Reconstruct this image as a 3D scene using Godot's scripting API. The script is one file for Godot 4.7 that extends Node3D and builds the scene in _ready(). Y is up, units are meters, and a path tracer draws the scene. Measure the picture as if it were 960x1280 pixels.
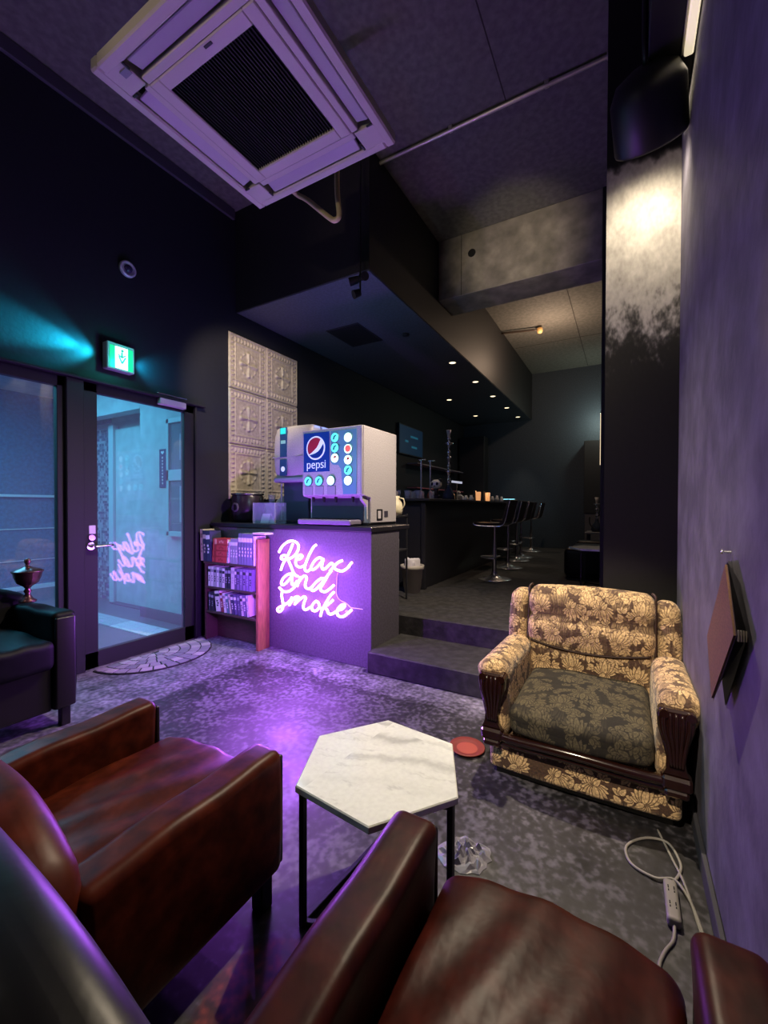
extends Node3D
# A dark lounge at night: violet neon on the drinks counter, leather club chairs, a damask armchair.
# x runs to the right, -z runs into the room, the floor is y = 0.

var cache := {}
var texs := {}
var rng := RandomNumberGenerator.new()
var taken := {}

# ------------------------------------------------------------------ mesh helpers
func new_st() -> SurfaceTool:
	var st := SurfaceTool.new()
	st.begin(Mesh.PRIMITIVE_TRIANGLES)
	st.set_smooth_group(-1)
	return st

func tri(st: SurfaceTool, a: Vector3, b: Vector3, c: Vector3, n: Vector3) -> void:
	# front faces run clockwise, so (b-a)x(c-a) points away from the outside
	if (b - a).cross(c - a).dot(n) > 0.0:
		st.add_vertex(a); st.add_vertex(c); st.add_vertex(b)
	else:
		st.add_vertex(a); st.add_vertex(b); st.add_vertex(c)

func quad(st: SurfaceTool, a: Vector3, b: Vector3, c: Vector3, d: Vector3, n: Vector3) -> void:
	tri(st, a, b, c, n)
	tri(st, a, c, d, n)

func done(st: SurfaceTool) -> ArrayMesh:
	st.generate_normals()
	st.index()
	return st.commit()

# a bevelled box, centre c, size s, bevel b
func bx(st: SurfaceTool, c: Vector3, s: Vector3, b := 0.004, xf := Transform3D()) -> void:
	st.set_smooth_group(-1)
	var h := s * 0.5
	b = minf(b, minf(h.x, minf(h.y, h.z)) * 0.6)
	var ctr := xf * c
	if b <= 0.0005:
		for ax in 3:
			for sg in [-1.0, 1.0]:
				var u := (ax + 1) % 3
				var v := (ax + 2) % 3
				var p := []
				for k in [[-1.0, -1.0], [1.0, -1.0], [1.0, 1.0], [-1.0, 1.0]]:
					var q := Vector3()
					q[ax] = sg * h[ax]; q[u] = k[0] * h[u]; q[v] = k[1] * h[v]
					p.append(xf * (c + q))
				quad(st, p[0], p[1], p[2], p[3], (p[0] + p[2]) * 0.5 - ctr)
		return
	var cv := func(sx: float, sy: float, sz: float, ax: int) -> Vector3:
		var q := Vector3(sx * h.x, sy * h.y, sz * h.z)
		var sgn := [sx, sy, sz]
		for k in 3:
			if k != ax:
				q[k] -= sgn[k] * b
		return xf * (c + q)
	for ax in 3:
		var u := (ax + 1) % 3
		var v := (ax + 2) % 3
		for sg in [-1.0, 1.0]:
			var p := []
			for k in [[-1.0, -1.0], [1.0, -1.0], [1.0, 1.0], [-1.0, 1.0]]:
				var q := [0.0, 0.0, 0.0]
				q[ax] = sg; q[u] = k[0]; q[v] = k[1]
				p.append(cv.call(q[0], q[1], q[2], ax))
			quad(st, p[0], p[1], p[2], p[3], (p[0] + p[2]) * 0.5 - ctr)
		# the four edges along axis ax
		for su in [-1.0, 1.0]:
			for sv in [-1.0, 1.0]:
				var a := [0.0, 0.0, 0.0]
				var e := [0.0, 0.0, 0.0]
				a[ax] = -1.0; a[u] = su; a[v] = sv
				e[ax] = 1.0; e[u] = su; e[v] = sv
				var p0: Vector3 = cv.call(a[0], a[1], a[2], u)
				var p1: Vector3 = cv.call(e[0], e[1], e[2], u)
				var p2: Vector3 = cv.call(e[0], e[1], e[2], v)
				var p3: Vector3 = cv.call(a[0], a[1], a[2], v)
				quad(st, p0, p1, p2, p3, (p0 + p2) * 0.5 - ctr)
	for sx in [-1.0, 1.0]:
		for sy in [-1.0, 1.0]:
			for sz in [-1.0, 1.0]:
				var p0: Vector3 = cv.call(sx, sy, sz, 0)
				var p1: Vector3 = cv.call(sx, sy, sz, 1)
				var p2: Vector3 = cv.call(sx, sy, sz, 2)
				tri(st, p0, p1, p2, (p0 + p1 + p2) / 3.0 - ctr)

# a soft rounded box with a grid fine enough to bend; deform maps a point of the box to its place
func rbox(st: SurfaceTool, c: Vector3, s: Vector3, r: float, seg := 3, mid := 1, deform = null, xf := Transform3D()) -> void:
	st.set_smooth_group(1)
	var h := s * 0.5
	r = minf(r, minf(h.x, minf(h.y, h.z)))
	var lists := []
	for ax in 3:
		var l := []
		var inner: float = h[ax] - r
		for k in seg:
			l.append(-inner - r * tan((1.0 - float(k) / seg) * PI / 4.0))
		for k in mid + 1:
			l.append(-inner + 2.0 * inner * k / mid)
		for k in seg:
			l.append(inner + r * tan(float(k + 1) / seg * PI / 4.0))
		lists.append(l)
	for ax in 3:
		var u := (ax + 1) % 3
		var v := (ax + 2) % 3
		for sg in [-1.0, 1.0]:
			var rows := []
			for a in lists[u]:
				var row := []
				for bb in lists[v]:
					var p := Vector3()
					p[ax] = sg * h[ax]; p[u] = a; p[v] = bb
					var inn := Vector3(clampf(p.x, -h.x + r, h.x - r), clampf(p.y, -h.y + r, h.y - r), clampf(p.z, -h.z + r, h.z - r))
					var d := p - inn
					p = inn + d.normalized() * r
					if deform != null:
						p = (deform as Callable).call(p)
					row.append(xf * (c + p))
				rows.append(row)
			for i in rows.size() - 1:
				for j in lists[v].size() - 1:
					# (u,v,ax) is right-handed: going u then v turns anticlockwise seen from +ax
					var p0: Vector3 = rows[i][j]
					var p1: Vector3 = rows[i + 1][j]
					var p2: Vector3 = rows[i + 1][j + 1]
					var p3: Vector3 = rows[i][j + 1]
					if (p0 - p2).length_squared() < 1e-12 or (p1 - p3).length_squared() < 1e-12:
						continue
					if sg > 0.0:
						st.add_vertex(p0); st.add_vertex(p2); st.add_vertex(p1)
						st.add_vertex(p0); st.add_vertex(p3); st.add_vertex(p2)
					else:
						st.add_vertex(p0); st.add_vertex(p1); st.add_vertex(p2)
						st.add_vertex(p0); st.add_vertex(p2); st.add_vertex(p3)

# profile of (radius, height) turned round y
func lathe(st: SurfaceTool, prof: Array, seg := 20, xf := Transform3D(), smooth := true) -> void:
	st.set_smooth_group(1 if smooth else -1)
	for i in prof.size() - 1:
		var a: Vector2 = prof[i]
		var b: Vector2 = prof[i + 1]
		var nr := Vector2(b.y - a.y, -(b.x - a.x))
		for k in seg:
			var t0 := TAU * k / seg
			var t1 := TAU * (k + 1) / seg
			var tm := (t0 + t1) * 0.5
			var n := xf.basis * Vector3(cos(tm) * nr.x, nr.y, sin(tm) * nr.x)
			var p0 := xf * Vector3(cos(t0) * a.x, a.y, sin(t0) * a.x)
			var p1 := xf * Vector3(cos(t1) * a.x, a.y, sin(t1) * a.x)
			var p2 := xf * Vector3(cos(t1) * b.x, b.y, sin(t1) * b.x)
			var p3 := xf * Vector3(cos(t0) * b.x, b.y, sin(t0) * b.x)
			if a.x > 1e-6:
				tri(st, p0, p1, p2, n)
			if b.x > 1e-6:
				tri(st, p0, p2, p3, n)

func cyl(st: SurfaceTool, a: Vector3, b: Vector3, r0: float, r1 := -1.0, seg := 14) -> void:
	if r1 < 0.0:
		r1 = r0
	var d := b - a
	var y := d.normalized()
	var x := (Vector3.RIGHT if absf(y.x) < 0.8 else Vector3.BACK).cross(y).normalized()
	var xf := Transform3D(Basis(x, y, x.cross(y)), a)
	var l := d.length()
	lathe(st, [Vector2(r0, 0), Vector2(r1, l)], seg, xf)
	lathe(st, [Vector2(0, 0), Vector2(r0, 0)], seg, xf, false)
	lathe(st, [Vector2(r1, l), Vector2(0, l)], seg, xf, false)

# a round tube along a curve; smoothed by Catmull-Rom with sub steps
func curve_points(pts: Array, sub: int) -> Array:
	if sub <= 1 or pts.size() < 3:
		return pts
	var o := []
	for i in pts.size() - 1:
		var p0: Vector3 = pts[maxi(i - 1, 0)]
		var p1: Vector3 = pts[i]
		var p2: Vector3 = pts[i + 1]
		var p3: Vector3 = pts[mini(i + 2, pts.size() - 1)]
		for k in sub:
			o.append(p1.cubic_interpolate(p2, p0, p3, float(k) / sub))
	o.append(pts[-1])
	return o

func tube(st: SurfaceTool, pts0: Array, r: float, seg := 8, sub := 1) -> void:
	var pts := curve_points(pts0, sub)
	st.set_smooth_group(1)
	var rings := []
	var up := Vector3.UP
	for i in pts.size():
		var t: Vector3 = (pts[mini(i + 1, pts.size() - 1)] - pts[maxi(i - 1, 0)]).normalized()
		if i == 0 and absf(t.dot(up)) > 0.9:
			up = Vector3.RIGHT
		var x := t.cross(up).normalized()
		up = x.cross(t).normalized()
		var ring := []
		for k in seg:
			var a := TAU * k / seg
			ring.append(pts[i] + (x * cos(a) + up * sin(a)) * r)
		rings.append(ring)
	for i in pts.size() - 1:
		for k in seg:
			var k1 := (k + 1) % seg
			var n: Vector3 = rings[i][k] + rings[i][k1] - pts[i] * 2.0
			quad(st, rings[i][k], rings[i][k1], rings[i + 1][k1], rings[i + 1][k], n)
	for e in [0, pts.size() - 1]:
		var n: Vector3 = pts[e] - (pts[1] if e == 0 else pts[e - 1])
		for k in seg:
			tri(st, pts[e], rings[e][k], rings[e][(k + 1) % seg], n)

# a polygon in xy pushed along z from z0 to z1, edges chamfered by b
func prism(st: SurfaceTool, poly: PackedVector2Array, z0: float, z1: float, b := 0.0, xf := Transform3D()) -> void:
	st.set_smooth_group(-1)
	var n := poly.size()
	var cen := Vector2()
	for p in poly:
		cen += p / n
	var inset := poly
	if b > 0.0:
		inset = PackedVector2Array()
		for p in poly:
			inset.append(p + (cen - p).normalized() * b * 1.2)
	var idx := Geometry2D.triangulate_polygon(inset)
	for f in [[z0, -1.0], [z1, 1.0]]:
		var nn: Vector3 = xf.basis * Vector3(0, 0, f[1])
		for k in range(0, idx.size(), 3):
			var p0 := inset[idx[k]]
			var p1 := inset[idx[k + 1]]
			var p2 := inset[idx[k + 2]]
			tri(st, xf * Vector3(p0.x, p0.y, f[0]), xf * Vector3(p1.x, p1.y, f[0]), xf * Vector3(p2.x, p2.y, f[0]), nn)
	var ccw := not Geometry2D.is_polygon_clockwise(poly)
	for i in n:
		var p := poly[i]
		var q := poly[(i + 1) % n]
		var e := q - p
		var o := Vector2(e.y, -e.x) if ccw else Vector2(-e.y, e.x)
		var nn := xf.basis * Vector3(o.x, o.y, 0)
		quad(st, xf * Vector3(p.x, p.y, z0 + b), xf * Vector3(q.x, q.y, z0 + b), xf * Vector3(q.x, q.y, z1 - b), xf * Vector3(p.x, p.y, z1 - b), nn)
		if b > 0.0:
			var pi_ := inset[i]
			var qi := inset[(i + 1) % n]
			quad(st, xf * Vector3(pi_.x, pi_.y, z0), xf * Vector3(qi.x, qi.y, z0), xf * Vector3(q.x, q.y, z0 + b), xf * Vector3(p.x, p.y, z0 + b), nn + xf.basis * Vector3(0, 0, -o.length()))
			quad(st, xf * Vector3(pi_.x, pi_.y, z1), xf * Vector3(qi.x, qi.y, z1), xf * Vector3(q.x, q.y, z1 - b), xf * Vector3(p.x, p.y, z1 - b), nn + xf.basis * Vector3(0, 0, o.length()))

func disc(st: SurfaceTool, r: float, z: float, seg := 24, xf := Transform3D()) -> void:
	st.set_smooth_group(-1)
	for k in seg:
		tri(st, xf * Vector3(0, 0, z), xf * Vector3(cos(TAU * k / seg) * r, sin(TAU * k / seg) * r, z), xf * Vector3(cos(TAU * (k + 1) / seg) * r, sin(TAU * (k + 1) / seg) * r, z), xf.basis * Vector3(0, 0, 1))

# a patch whose height over its own xy grid comes from a function
func relief(st: SurfaceTool, w: float, h: float, nx: int, ny: int, f: Callable, xf := Transform3D()) -> void:
	st.set_smooth_group(1)
	var rows := []
	for j in ny + 1:
		var row := []
		for i in nx + 1:
			var x := w * i / nx
			var y := h * j / ny
			row.append(xf * Vector3(x, y, f.call(x, y)))
		rows.append(row)
	var n := xf.basis * Vector3(0, 0, 1)
	for j in ny:
		for i in nx:
			quad(st, rows[j][i], rows[j][i + 1], rows[j + 1][i + 1], rows[j + 1][i], n)

# ------------------------------------------------------------------ naming helpers
func numbered(called: String) -> String:
	var k: int = taken.get(called, 0)
	taken[called] = k + 1
	return called if k == 0 else "%s_%03d" % [called, k]

func tag(o: Node3D, label: String, category: String, group := "") -> void:
	if label:
		o.set_meta("label", label)
	if category:
		o.set_meta("category", category)
	if group:
		o.set_meta("group", group)

func obj(called: String, st: SurfaceTool, m: Material, parent: Node3D = null) -> MeshInstance3D:
	return put(called, done(st), m, parent)

func put(called: String, mesh: Mesh, m: Material, parent: Node3D = null) -> MeshInstance3D:
	var o := MeshInstance3D.new()
	o.mesh = mesh
	o.material_override = m
	if parent == null:
		o.name = numbered(called)
		add_child(o, true)
	else:
		var k := "n_" + called
		var c: int = parent.get_meta(k, 0)
		parent.set_meta(k, c + 1)
		o.name = called if c == 0 else "%s_%03d" % [called, c]
		parent.add_child(o, true)
	return o

func thing(called: String, label: String, category: String, at := Vector3.ZERO, turn := 0.0, group := "") -> Node3D:
	var o := Node3D.new()
	o.name = numbered(called)
	add_child(o, true)
	o.position = at
	o.rotation_degrees.y = turn
	tag(o, label, category, group)
	return o

func copy_of(src: Node3D, label: String, at: Vector3, turn := 0.0, group := "") -> Node3D:
	var o: Node3D = src.duplicate()
	var base := String(src.name).rstrip("0123456789").trim_suffix("_")
	o.name = numbered(base)
	add_child(o, true)
	o.position = at
	o.rotation_degrees.y = turn
	o.set_meta("label", label)
	if group:
		o.set_meta("group", group)
	return o

func struct(called: String, st: SurfaceTool, m: Material, label := "", category := "") -> MeshInstance3D:
	var o := obj(called, st, m)
	o.set_meta("kind", "structure")
	tag(o, label, category)
	return o

# ------------------------------------------------------------------ materials
func lin(r: int, g: int, b: int) -> Color:
	return Color8(r, g, b)

func noise_tex(key: String, kind: int, freq: float, oct: int, lo: float, hi: float, size := 512, normal := false, bump := 4.0) -> NoiseTexture2D:
	if texs.has(key):
		return texs[key]
	var n := FastNoiseLite.new()
	n.seed = hash(key) % 10000
	n.noise_type = kind
	n.frequency = freq
	n.fractal_type = FastNoiseLite.FRACTAL_FBM
	n.fractal_octaves = oct
	if kind == FastNoiseLite.TYPE_CELLULAR:
		n.cellular_return_type = FastNoiseLite.RETURN_DISTANCE
	var t := NoiseTexture2D.new()
	t.width = size
	t.height = size
	t.seamless = true
	t.noise = n
	if normal:
		t.as_normal_map = true
		t.bump_strength = bump
	else:
		var g := Gradient.new()
		g.set_color(0, Color(lo, lo, lo))
		g.set_color(1, Color(hi, hi, hi))
		t.color_ramp = g
	texs[key] = t
	return t

func mat(key: String, c: Color, rough := 0.6, metal := 0.0) -> StandardMaterial3D:
	if cache.has(key):
		return cache[key]
	var m := StandardMaterial3D.new()
	m.resource_name = key
	m.albedo_color = c
	m.roughness = rough
	m.metallic = metal
	cache[key] = m
	return m

# colour broken up by a noise in the object's or the world's own space
func grain(m: StandardMaterial3D, t: Texture2D, scale: Vector3, world := false) -> StandardMaterial3D:
	m.albedo_texture = t
	m.uv1_triplanar = true
	m.uv1_world_triplanar = world
	m.uv1_scale = scale
	return m

func bumpy(m: StandardMaterial3D, t: Texture2D, strength: float) -> StandardMaterial3D:
	m.normal_enabled = true
	m.normal_texture = t
	m.normal_scale = strength
	return m

func glow(key: String, c: Color, e: Color, energy: float) -> StandardMaterial3D:
	var m := mat(key, c, 0.4)
	m.emission_enabled = true
	m.emission = e
	m.emission_energy_multiplier = energy
	return m

func pane(key: String, c: Color, alpha: float) -> StandardMaterial3D:
	var m := mat(key, Color(c.r, c.g, c.b, alpha), 0.02)
	m.transparency = BaseMaterial3D.TRANSPARENCY_ALPHA
	m.metallic_specular = 0.5
	return m

func shine(m: StandardMaterial3D, amount: float, rough: float) -> StandardMaterial3D:
	m.clearcoat_enabled = true
	m.clearcoat = amount
	m.clearcoat_roughness = rough
	return m

func omni(called: String, p: Vector3, c: Color, e: float, size := 0.05) -> OmniLight3D:
	var l := OmniLight3D.new()
	l.name = called
	add_child(l, true)
	l.position = p
	l.light_color = c
	l.light_energy = e
	l.light_size = size
	l.omni_range = 14.0
	l.omni_attenuation = 2.0
	l.shadow_enabled = true
	return l

func spot(called: String, p: Vector3, to: Vector3, c: Color, e: float, angle: float, soft := 0.6, size := 0.04) -> SpotLight3D:
	var l := SpotLight3D.new()
	l.name = called
	add_child(l, true)
	l.position = p
	l.look_at_from_position(p, to, Vector3.UP if absf((to - p).normalized().y) < 0.98 else Vector3.BACK)
	l.light_color = c
	l.light_energy = e
	l.spot_angle = angle
	l.spot_angle_attenuation = soft
	l.light_size = size
	l.spot_range = 14.0
	l.spot_attenuation = 2.0
	l.shadow_enabled = true
	return l

func area(called: String, p: Vector3, to: Vector3, c: Color, e: float, size: Vector2) -> AreaLight3D:
	var l := AreaLight3D.new()
	l.name = called
	add_child(l, true)
	l.look_at_from_position(p, to, Vector3.UP if absf((to - p).normalized().y) < 0.98 else Vector3.BACK)
	l.light_color = c
	l.light_energy = e
	l.area_size = size
	l.area_range = 14.0
	l.area_attenuation = 2.0
	l.shadow_enabled = true
	return l

func _ready() -> void:
	# ---------------------------------------------------------------- camera, sky, lights, exposure
	var cam := Camera3D.new()
	cam.name = "camera"
	add_child(cam)
	cam.position = Vector3(0, 1.2, 0)
	cam.rotation_order = EULER_ORDER_YXZ
	cam.rotation_degrees = Vector3(-0.725, 29.908, 0.145)
	cam.keep_aspect = Camera3D.KEEP_HEIGHT
	cam.fov = 101.04
	cam.near = 0.02
	cam.far = 60.0
	cam.current = true
	var we := WorldEnvironment.new()
	we.name = "environment"
	var env := Environment.new()
	env.background_mode = Environment.BG_COLOR
	env.background_color = Color(0.01, 0.012, 0.03)
	env.tonemap_mode = Environment.TONE_MAPPER_LINEAR
	env.tonemap_exposure = 1.0
	env.sdfgi_enabled = true
	env.ssao_enabled = true
	env.ssil_enabled = true
	we.environment = env
	add_child(we)

	var warm := Color(1.0, 0.92, 0.80)
	var violet := Color(0.50, 0.24, 1.0)
	# the lobby outside the glass door
	area("lobby_light", Vector3(-5.2, 2.72, -0.9), Vector3(-5.2, 0.0, -0.9), Color(0.36, 0.83, 1.0), 12.0, Vector2(1.6, 2.2))
	# the neon letters on the counter
	for q in [[-2.38, 0.74], [-2.12, 0.58], [-1.88, 0.50]]:
		omni("neon_light", Vector3(q[0], q[1], -2.10), Color(0.70, 0.37, 1.0), 0.72, 0.01)
	# the shaded lamp that faces the pillar, and the strip under the black box
	spot("pillar_lamp_light", Vector3(0.085, 2.96, -2.40), Vector3(0.12, 2.42, -2.76), warm, 0.62, 70.0, 1.0, 0.04)
	area("strip_light", Vector3(0.215, 3.120, -2.30), Vector3(0.215, 0.0, -2.30), warm, 0.02, Vector2(0.03, 0.7))
	# warm spots and a fill, unseen and without fixtures
	spot("unseen_spot_light", Vector3(-0.65, 3.20, -2.66), Vector3(-1.60, 0.0, -2.00), warm, 10.5, 53.0, 0.7, 0.03)
	spot("unseen_spot_light_001", Vector3(-0.45, 3.10, 0.55), Vector3(-0.19, 0.40, -2.15), warm, 13.0, 12.5, 0.6, 0.03)
	spot("unseen_spot_light_002", Vector3(-0.70, 3.10, -2.6), Vector3(-0.98, 3.74, -4.38), warm, 2.2, 22.0, 1.0, 0.03)  # added to brighten the beam, no lamp there
	spot("unseen_spot_light_003", Vector3(-2.05, 3.05, -1.75), Vector3(-3.40, 2.10, -3.32), warm, 5.0, 26.0, 0.6, 0.03)  # added to light the tin panels and bring out their relief
	spot("unseen_spot_light_004", Vector3(-1.5, 2.75, 1.3), Vector3(-1.5, 3.20, -0.98), warm, 1.4, 15.0, 0.7, 0.03)  # added to warm the near edge of the air conditioner
	omni("added_fill_light", Vector3(-2.3, 2.7, 0.9), Color(1.0, 0.94, 0.90), 0.22, 0.20)  # fill added behind the camera, no lamp of the room

	# ---------------------------------------------------------------- setting
	var concrete_tex := noise_tex("concrete", FastNoiseLite.TYPE_SIMPLEX, 0.012, 5, 0.70, 1.0)
	var fine_tex := noise_tex("fine", FastNoiseLite.TYPE_SIMPLEX, 0.05, 4, 0.80, 1.0)
	var rough_n := noise_tex("rough_n", FastNoiseLite.TYPE_SIMPLEX, 0.04, 5, 0, 1, 512, true, 5.0)
	var black_paint := bumpy(grain(mat("black_paint", lin(17, 18, 30), 0.65), fine_tex, Vector3(1, 1, 1), true), rough_n, 0.06)
	var concrete := bumpy(grain(mat("concrete", lin(150, 143, 132), 0.85), concrete_tex, Vector3(0.6, 0.6, 0.6), true), rough_n, 0.05)
	var ceiling_m := bumpy(grain(mat("ceiling_concrete", lin(112, 110, 104), 0.85), fine_tex, Vector3(0.5, 0.5, 0.5), true), rough_n, 0.05)
	var plaster := bumpy(grain(mat("grey_plaster", lin(104, 102, 116), 0.62), concrete_tex, Vector3(0.7, 0.7, 0.7), true), rough_n, 0.06)

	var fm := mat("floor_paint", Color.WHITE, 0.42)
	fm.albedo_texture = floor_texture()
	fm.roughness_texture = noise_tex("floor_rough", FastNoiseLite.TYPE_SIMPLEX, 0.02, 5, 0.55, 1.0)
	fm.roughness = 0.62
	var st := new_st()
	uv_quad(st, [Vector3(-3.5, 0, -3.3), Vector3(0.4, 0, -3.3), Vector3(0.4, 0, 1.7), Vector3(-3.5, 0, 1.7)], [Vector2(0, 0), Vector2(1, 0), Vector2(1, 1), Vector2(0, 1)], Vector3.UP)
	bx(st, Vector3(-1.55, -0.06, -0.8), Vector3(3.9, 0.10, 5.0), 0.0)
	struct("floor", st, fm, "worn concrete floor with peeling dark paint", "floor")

	var step_m := bumpy(grain(mat("step_concrete", lin(56, 54, 58), 0.75), noise_tex("step", FastNoiseLite.TYPE_SIMPLEX, 0.02, 5, 0.55, 1.0), Vector3(0.9, 0.9, 0.9), true), rough_n, 0.1)
	st = new_st()
	bx(st, Vector3(-0.69, 0.076, -2.83), Vector3(1.855, 0.152, 0.52), 0.008)
	struct("floor_step", st, step_m, "low concrete step up to the bar level", "step")
	st = new_st()
	bx(st, Vector3(-1.59, 0.155, -6.42), Vector3(3.66, 0.31, 6.68), 0.008)
	struct("floor_platform", st, step_m, "raised concrete floor of the bar area", "floor")

	st = new_st()
	bx(st, Vector3(-3.46, 2.065, -6.13), Vector3(0.12, 4.13, 7.34), 0.0)
	bx(st, Vector3(-3.46, 3.125, -0.83), Vector3(0.12, 2.01, 3.26), 0.0)
	bx(st, Vector3(-3.46, 2.065, 1.2), Vector3(0.12, 4.13, 0.8), 0.0)
	struct("wall_left", st, black_paint, "black painted wall with the glass door in it", "wall")
	st = new_st()
	bx(st, Vector3(0.298, 2.065, -4.05), Vector3(0.124, 4.13, 11.5), 0.0)
	struct("wall_right", st, plaster, "rough grey plastered wall on the right", "wall")
	st = new_st()
	bx(st, Vector3(-1.58, 2.065, -9.79), Vector3(3.88, 4.13, 0.12), 0.0)
	struct("wall_back", st, bumpy(grain(mat("dark_grey_paint", lin(58, 68, 80), 0.7), fine_tex, Vector3(1, 1, 1), true), rough_n, 0.06), "dark grey far wall behind the bar stools", "wall")
	st = new_st()
	bx(st, Vector3(-1.58, 2.065, 1.66), Vector3(3.88, 4.13, 0.12), 0.0)
	struct("wall_rear", st, black_paint)
	st = new_st()
	bx(st, Vector3(-1.58, 4.19, -4.05), Vector3(3.88, 0.12, 11.5), 0.0)
	var ceil_o := struct("ceiling", st, ceiling_m, "bare concrete ceiling", "ceiling")
	var seam_m := mat("seam_dark", lin(52, 48, 46), 0.9)
	for q in [[-0.72, -7.3, 0.010, 4.8], [-0.78, -2.0, 0.008, 2.2], [-1.0, -6.1, 1.6, 0.010], [-1.0, -8.0, 1.6, 0.010]]:
		st = new_st()
		bx(st, Vector3(q[0], 4.1295, q[1]), Vector3(q[2], 0.004, q[3]), 0.0)
		obj("seam", st, seam_m, ceil_o)
	st = new_st()
	bx(st, Vector3(-2.615, 3.63, -6.33), Vector3(1.57, 1.0, 6.8), 0.004)
	struct("ceiling_soffit", st, bumpy(grain(mat("soffit_paint", lin(30, 28, 30), 0.6), fine_tex, Vector3(1, 1, 1), true), rough_n, 0.05), "long black dropped ceiling above the bar", "soffit")
	st = new_st()
	bx(st, Vector3(-2.61, 3.1285, -6.33), Vector3(1.54, 0.006, 6.78), 0.0)  # added board; its paler grey stands in for light on the underside
	struct("trim_8", st, grain(mat("soffit_lit_tone", lin(84, 90, 96), 0.6), fine_tex, Vector3(1, 1, 1), true), "grey board added under the dropped ceiling, paler to stand in for light", "ceiling board")
	st = new_st()
	bx(st, Vector3(-1.02, 3.805, -4.59), Vector3(1.62, 0.65, 0.42), 0.006)
	var beam := struct("ceiling_beam", st, concrete, "raw concrete ceiling beam", "beam")
	st = new_st()
	cyl(st, Vector3(-1.45, 3.90, -4.381), Vector3(-1.45, 3.90, -4.376), 0.042)
	bx(st, Vector3(-1.565, 3.805, -4.379), Vector3(0.004, 0.64, 0.004), 0.0)
	obj("form_hole", st, mat("hole_black", lin(12, 11, 11), 0.9), beam)
	st = new_st()
	bx(st, Vector3(0.012, 2.065, -4.6), Vector3(0.45, 4.13, 0.46), 0.004)
	struct("column", st, mat("pilaster_black", lin(24, 24, 28), 0.6), "black pilaster beyond the concrete pillar", "column")
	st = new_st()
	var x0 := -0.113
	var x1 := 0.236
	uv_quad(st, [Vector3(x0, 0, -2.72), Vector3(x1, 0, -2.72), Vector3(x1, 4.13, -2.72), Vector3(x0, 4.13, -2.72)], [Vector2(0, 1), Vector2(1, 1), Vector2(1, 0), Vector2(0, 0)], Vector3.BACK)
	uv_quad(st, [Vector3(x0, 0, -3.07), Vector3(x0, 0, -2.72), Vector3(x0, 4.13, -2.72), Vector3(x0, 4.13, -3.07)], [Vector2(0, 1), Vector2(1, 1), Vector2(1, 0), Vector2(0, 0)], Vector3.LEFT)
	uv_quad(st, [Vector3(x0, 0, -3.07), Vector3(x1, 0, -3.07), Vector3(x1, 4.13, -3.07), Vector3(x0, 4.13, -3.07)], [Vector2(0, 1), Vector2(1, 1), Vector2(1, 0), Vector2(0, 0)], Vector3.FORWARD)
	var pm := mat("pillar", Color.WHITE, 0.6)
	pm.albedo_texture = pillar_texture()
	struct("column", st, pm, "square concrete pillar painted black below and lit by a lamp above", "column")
	st = new_st()
	bx(st, Vector3(0.15, 3.64, -0.56), Vector3(0.172, 0.98, 4.31), 0.004)
	struct("trim_1", st, mat("duct_black", lin(16, 16, 20), 0.6), "black box running along the top of the right wall", "beam")
	st = new_st()
	bx(st, Vector3(-3.385, 4.075, -0.65), Vector3(0.03, 0.10, 4.5), 0.004)
	struct("trim_2", st, mat("cornice", lin(66, 64, 74), 0.6), "narrow cornice strip above the door wall", "cornice")
	st = new_st()
	bx(st, Vector3(0.228, 0.035, -0.65), Vector3(0.014, 0.07, 4.1), 0.002)
	struct("baseboard_right", st, mat("base_dark", lin(52, 52, 58), 0.7))

	build_lobby()
	build_door_wall()
	build_counter()
	build_books()
	build_ceiling_things()
	build_lounge()
	build_bar()


# ------------------------------------------------------------------ computed textures
func fnoise(sd: int, freq: float, oct := 4) -> FastNoiseLite:
	var n := FastNoiseLite.new()
	n.seed = sd
	n.frequency = freq
	n.fractal_type = FastNoiseLite.FRACTAL_FBM
	n.fractal_octaves = oct
	return n

# worn concrete: bare rough screed, a dark peeling coat of paint, one rust-red spot
func floor_texture() -> ImageTexture:
	var s := 1024
	var im := Image.create_empty(s, s, false, Image.FORMAT_RGB8)
	var a := fnoise(3, 1.1, 5)
	var b := fnoise(8, 5.0, 4)
	var c := fnoise(15, 26.0, 3)
	for j in s:
		var z := -3.3 + 5.0 * j / s
		for i in s:
			var x := -3.5 + 3.9 * i / s
			var n1 := a.get_noise_2d(x, z)
			var n2 := b.get_noise_2d(x, z)
			var n3 := c.get_noise_2d(x, z)
			# paint lies right of x = -2.53 and stops short of the counter
			var edge := minf(x + 2.53 + n2 * 0.03, z + 2.36 + n2 * 0.10 + 0.10 * n1)
			var coat := smoothstep(-0.01, 0.03, edge)
			var wear := smoothstep(-0.16, 0.40, n2 * 0.75 + n1 * 0.5 + n3 * 0.95)
			var bare := 0.37 + 0.16 * n2 + 0.22 * n3 + 0.06 * n1
			var painted := 0.165 + 0.04 * n1 + 0.08 * n3
			var v := lerpf(bare, lerpf(painted, bare * 0.9, wear * 0.55), coat)
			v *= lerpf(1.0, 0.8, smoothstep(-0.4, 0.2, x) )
			v = clampf(v, 0.03, 0.8)
			var col := Color(v * 1.0, v * 0.975, v * 1.07)
			var rd := Vector2(x + 0.72, z + 0.72).length() + n3 * 0.015
			var red := 1.0 - smoothstep(0.17, 0.19, rd)
			col = col.lerp(Color(0.36, 0.13, 0.075) * (0.8 + n3), red * 0.85)
			im.set_pixel(i, j, col)
	return ImageTexture.create_from_image(im)

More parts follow.
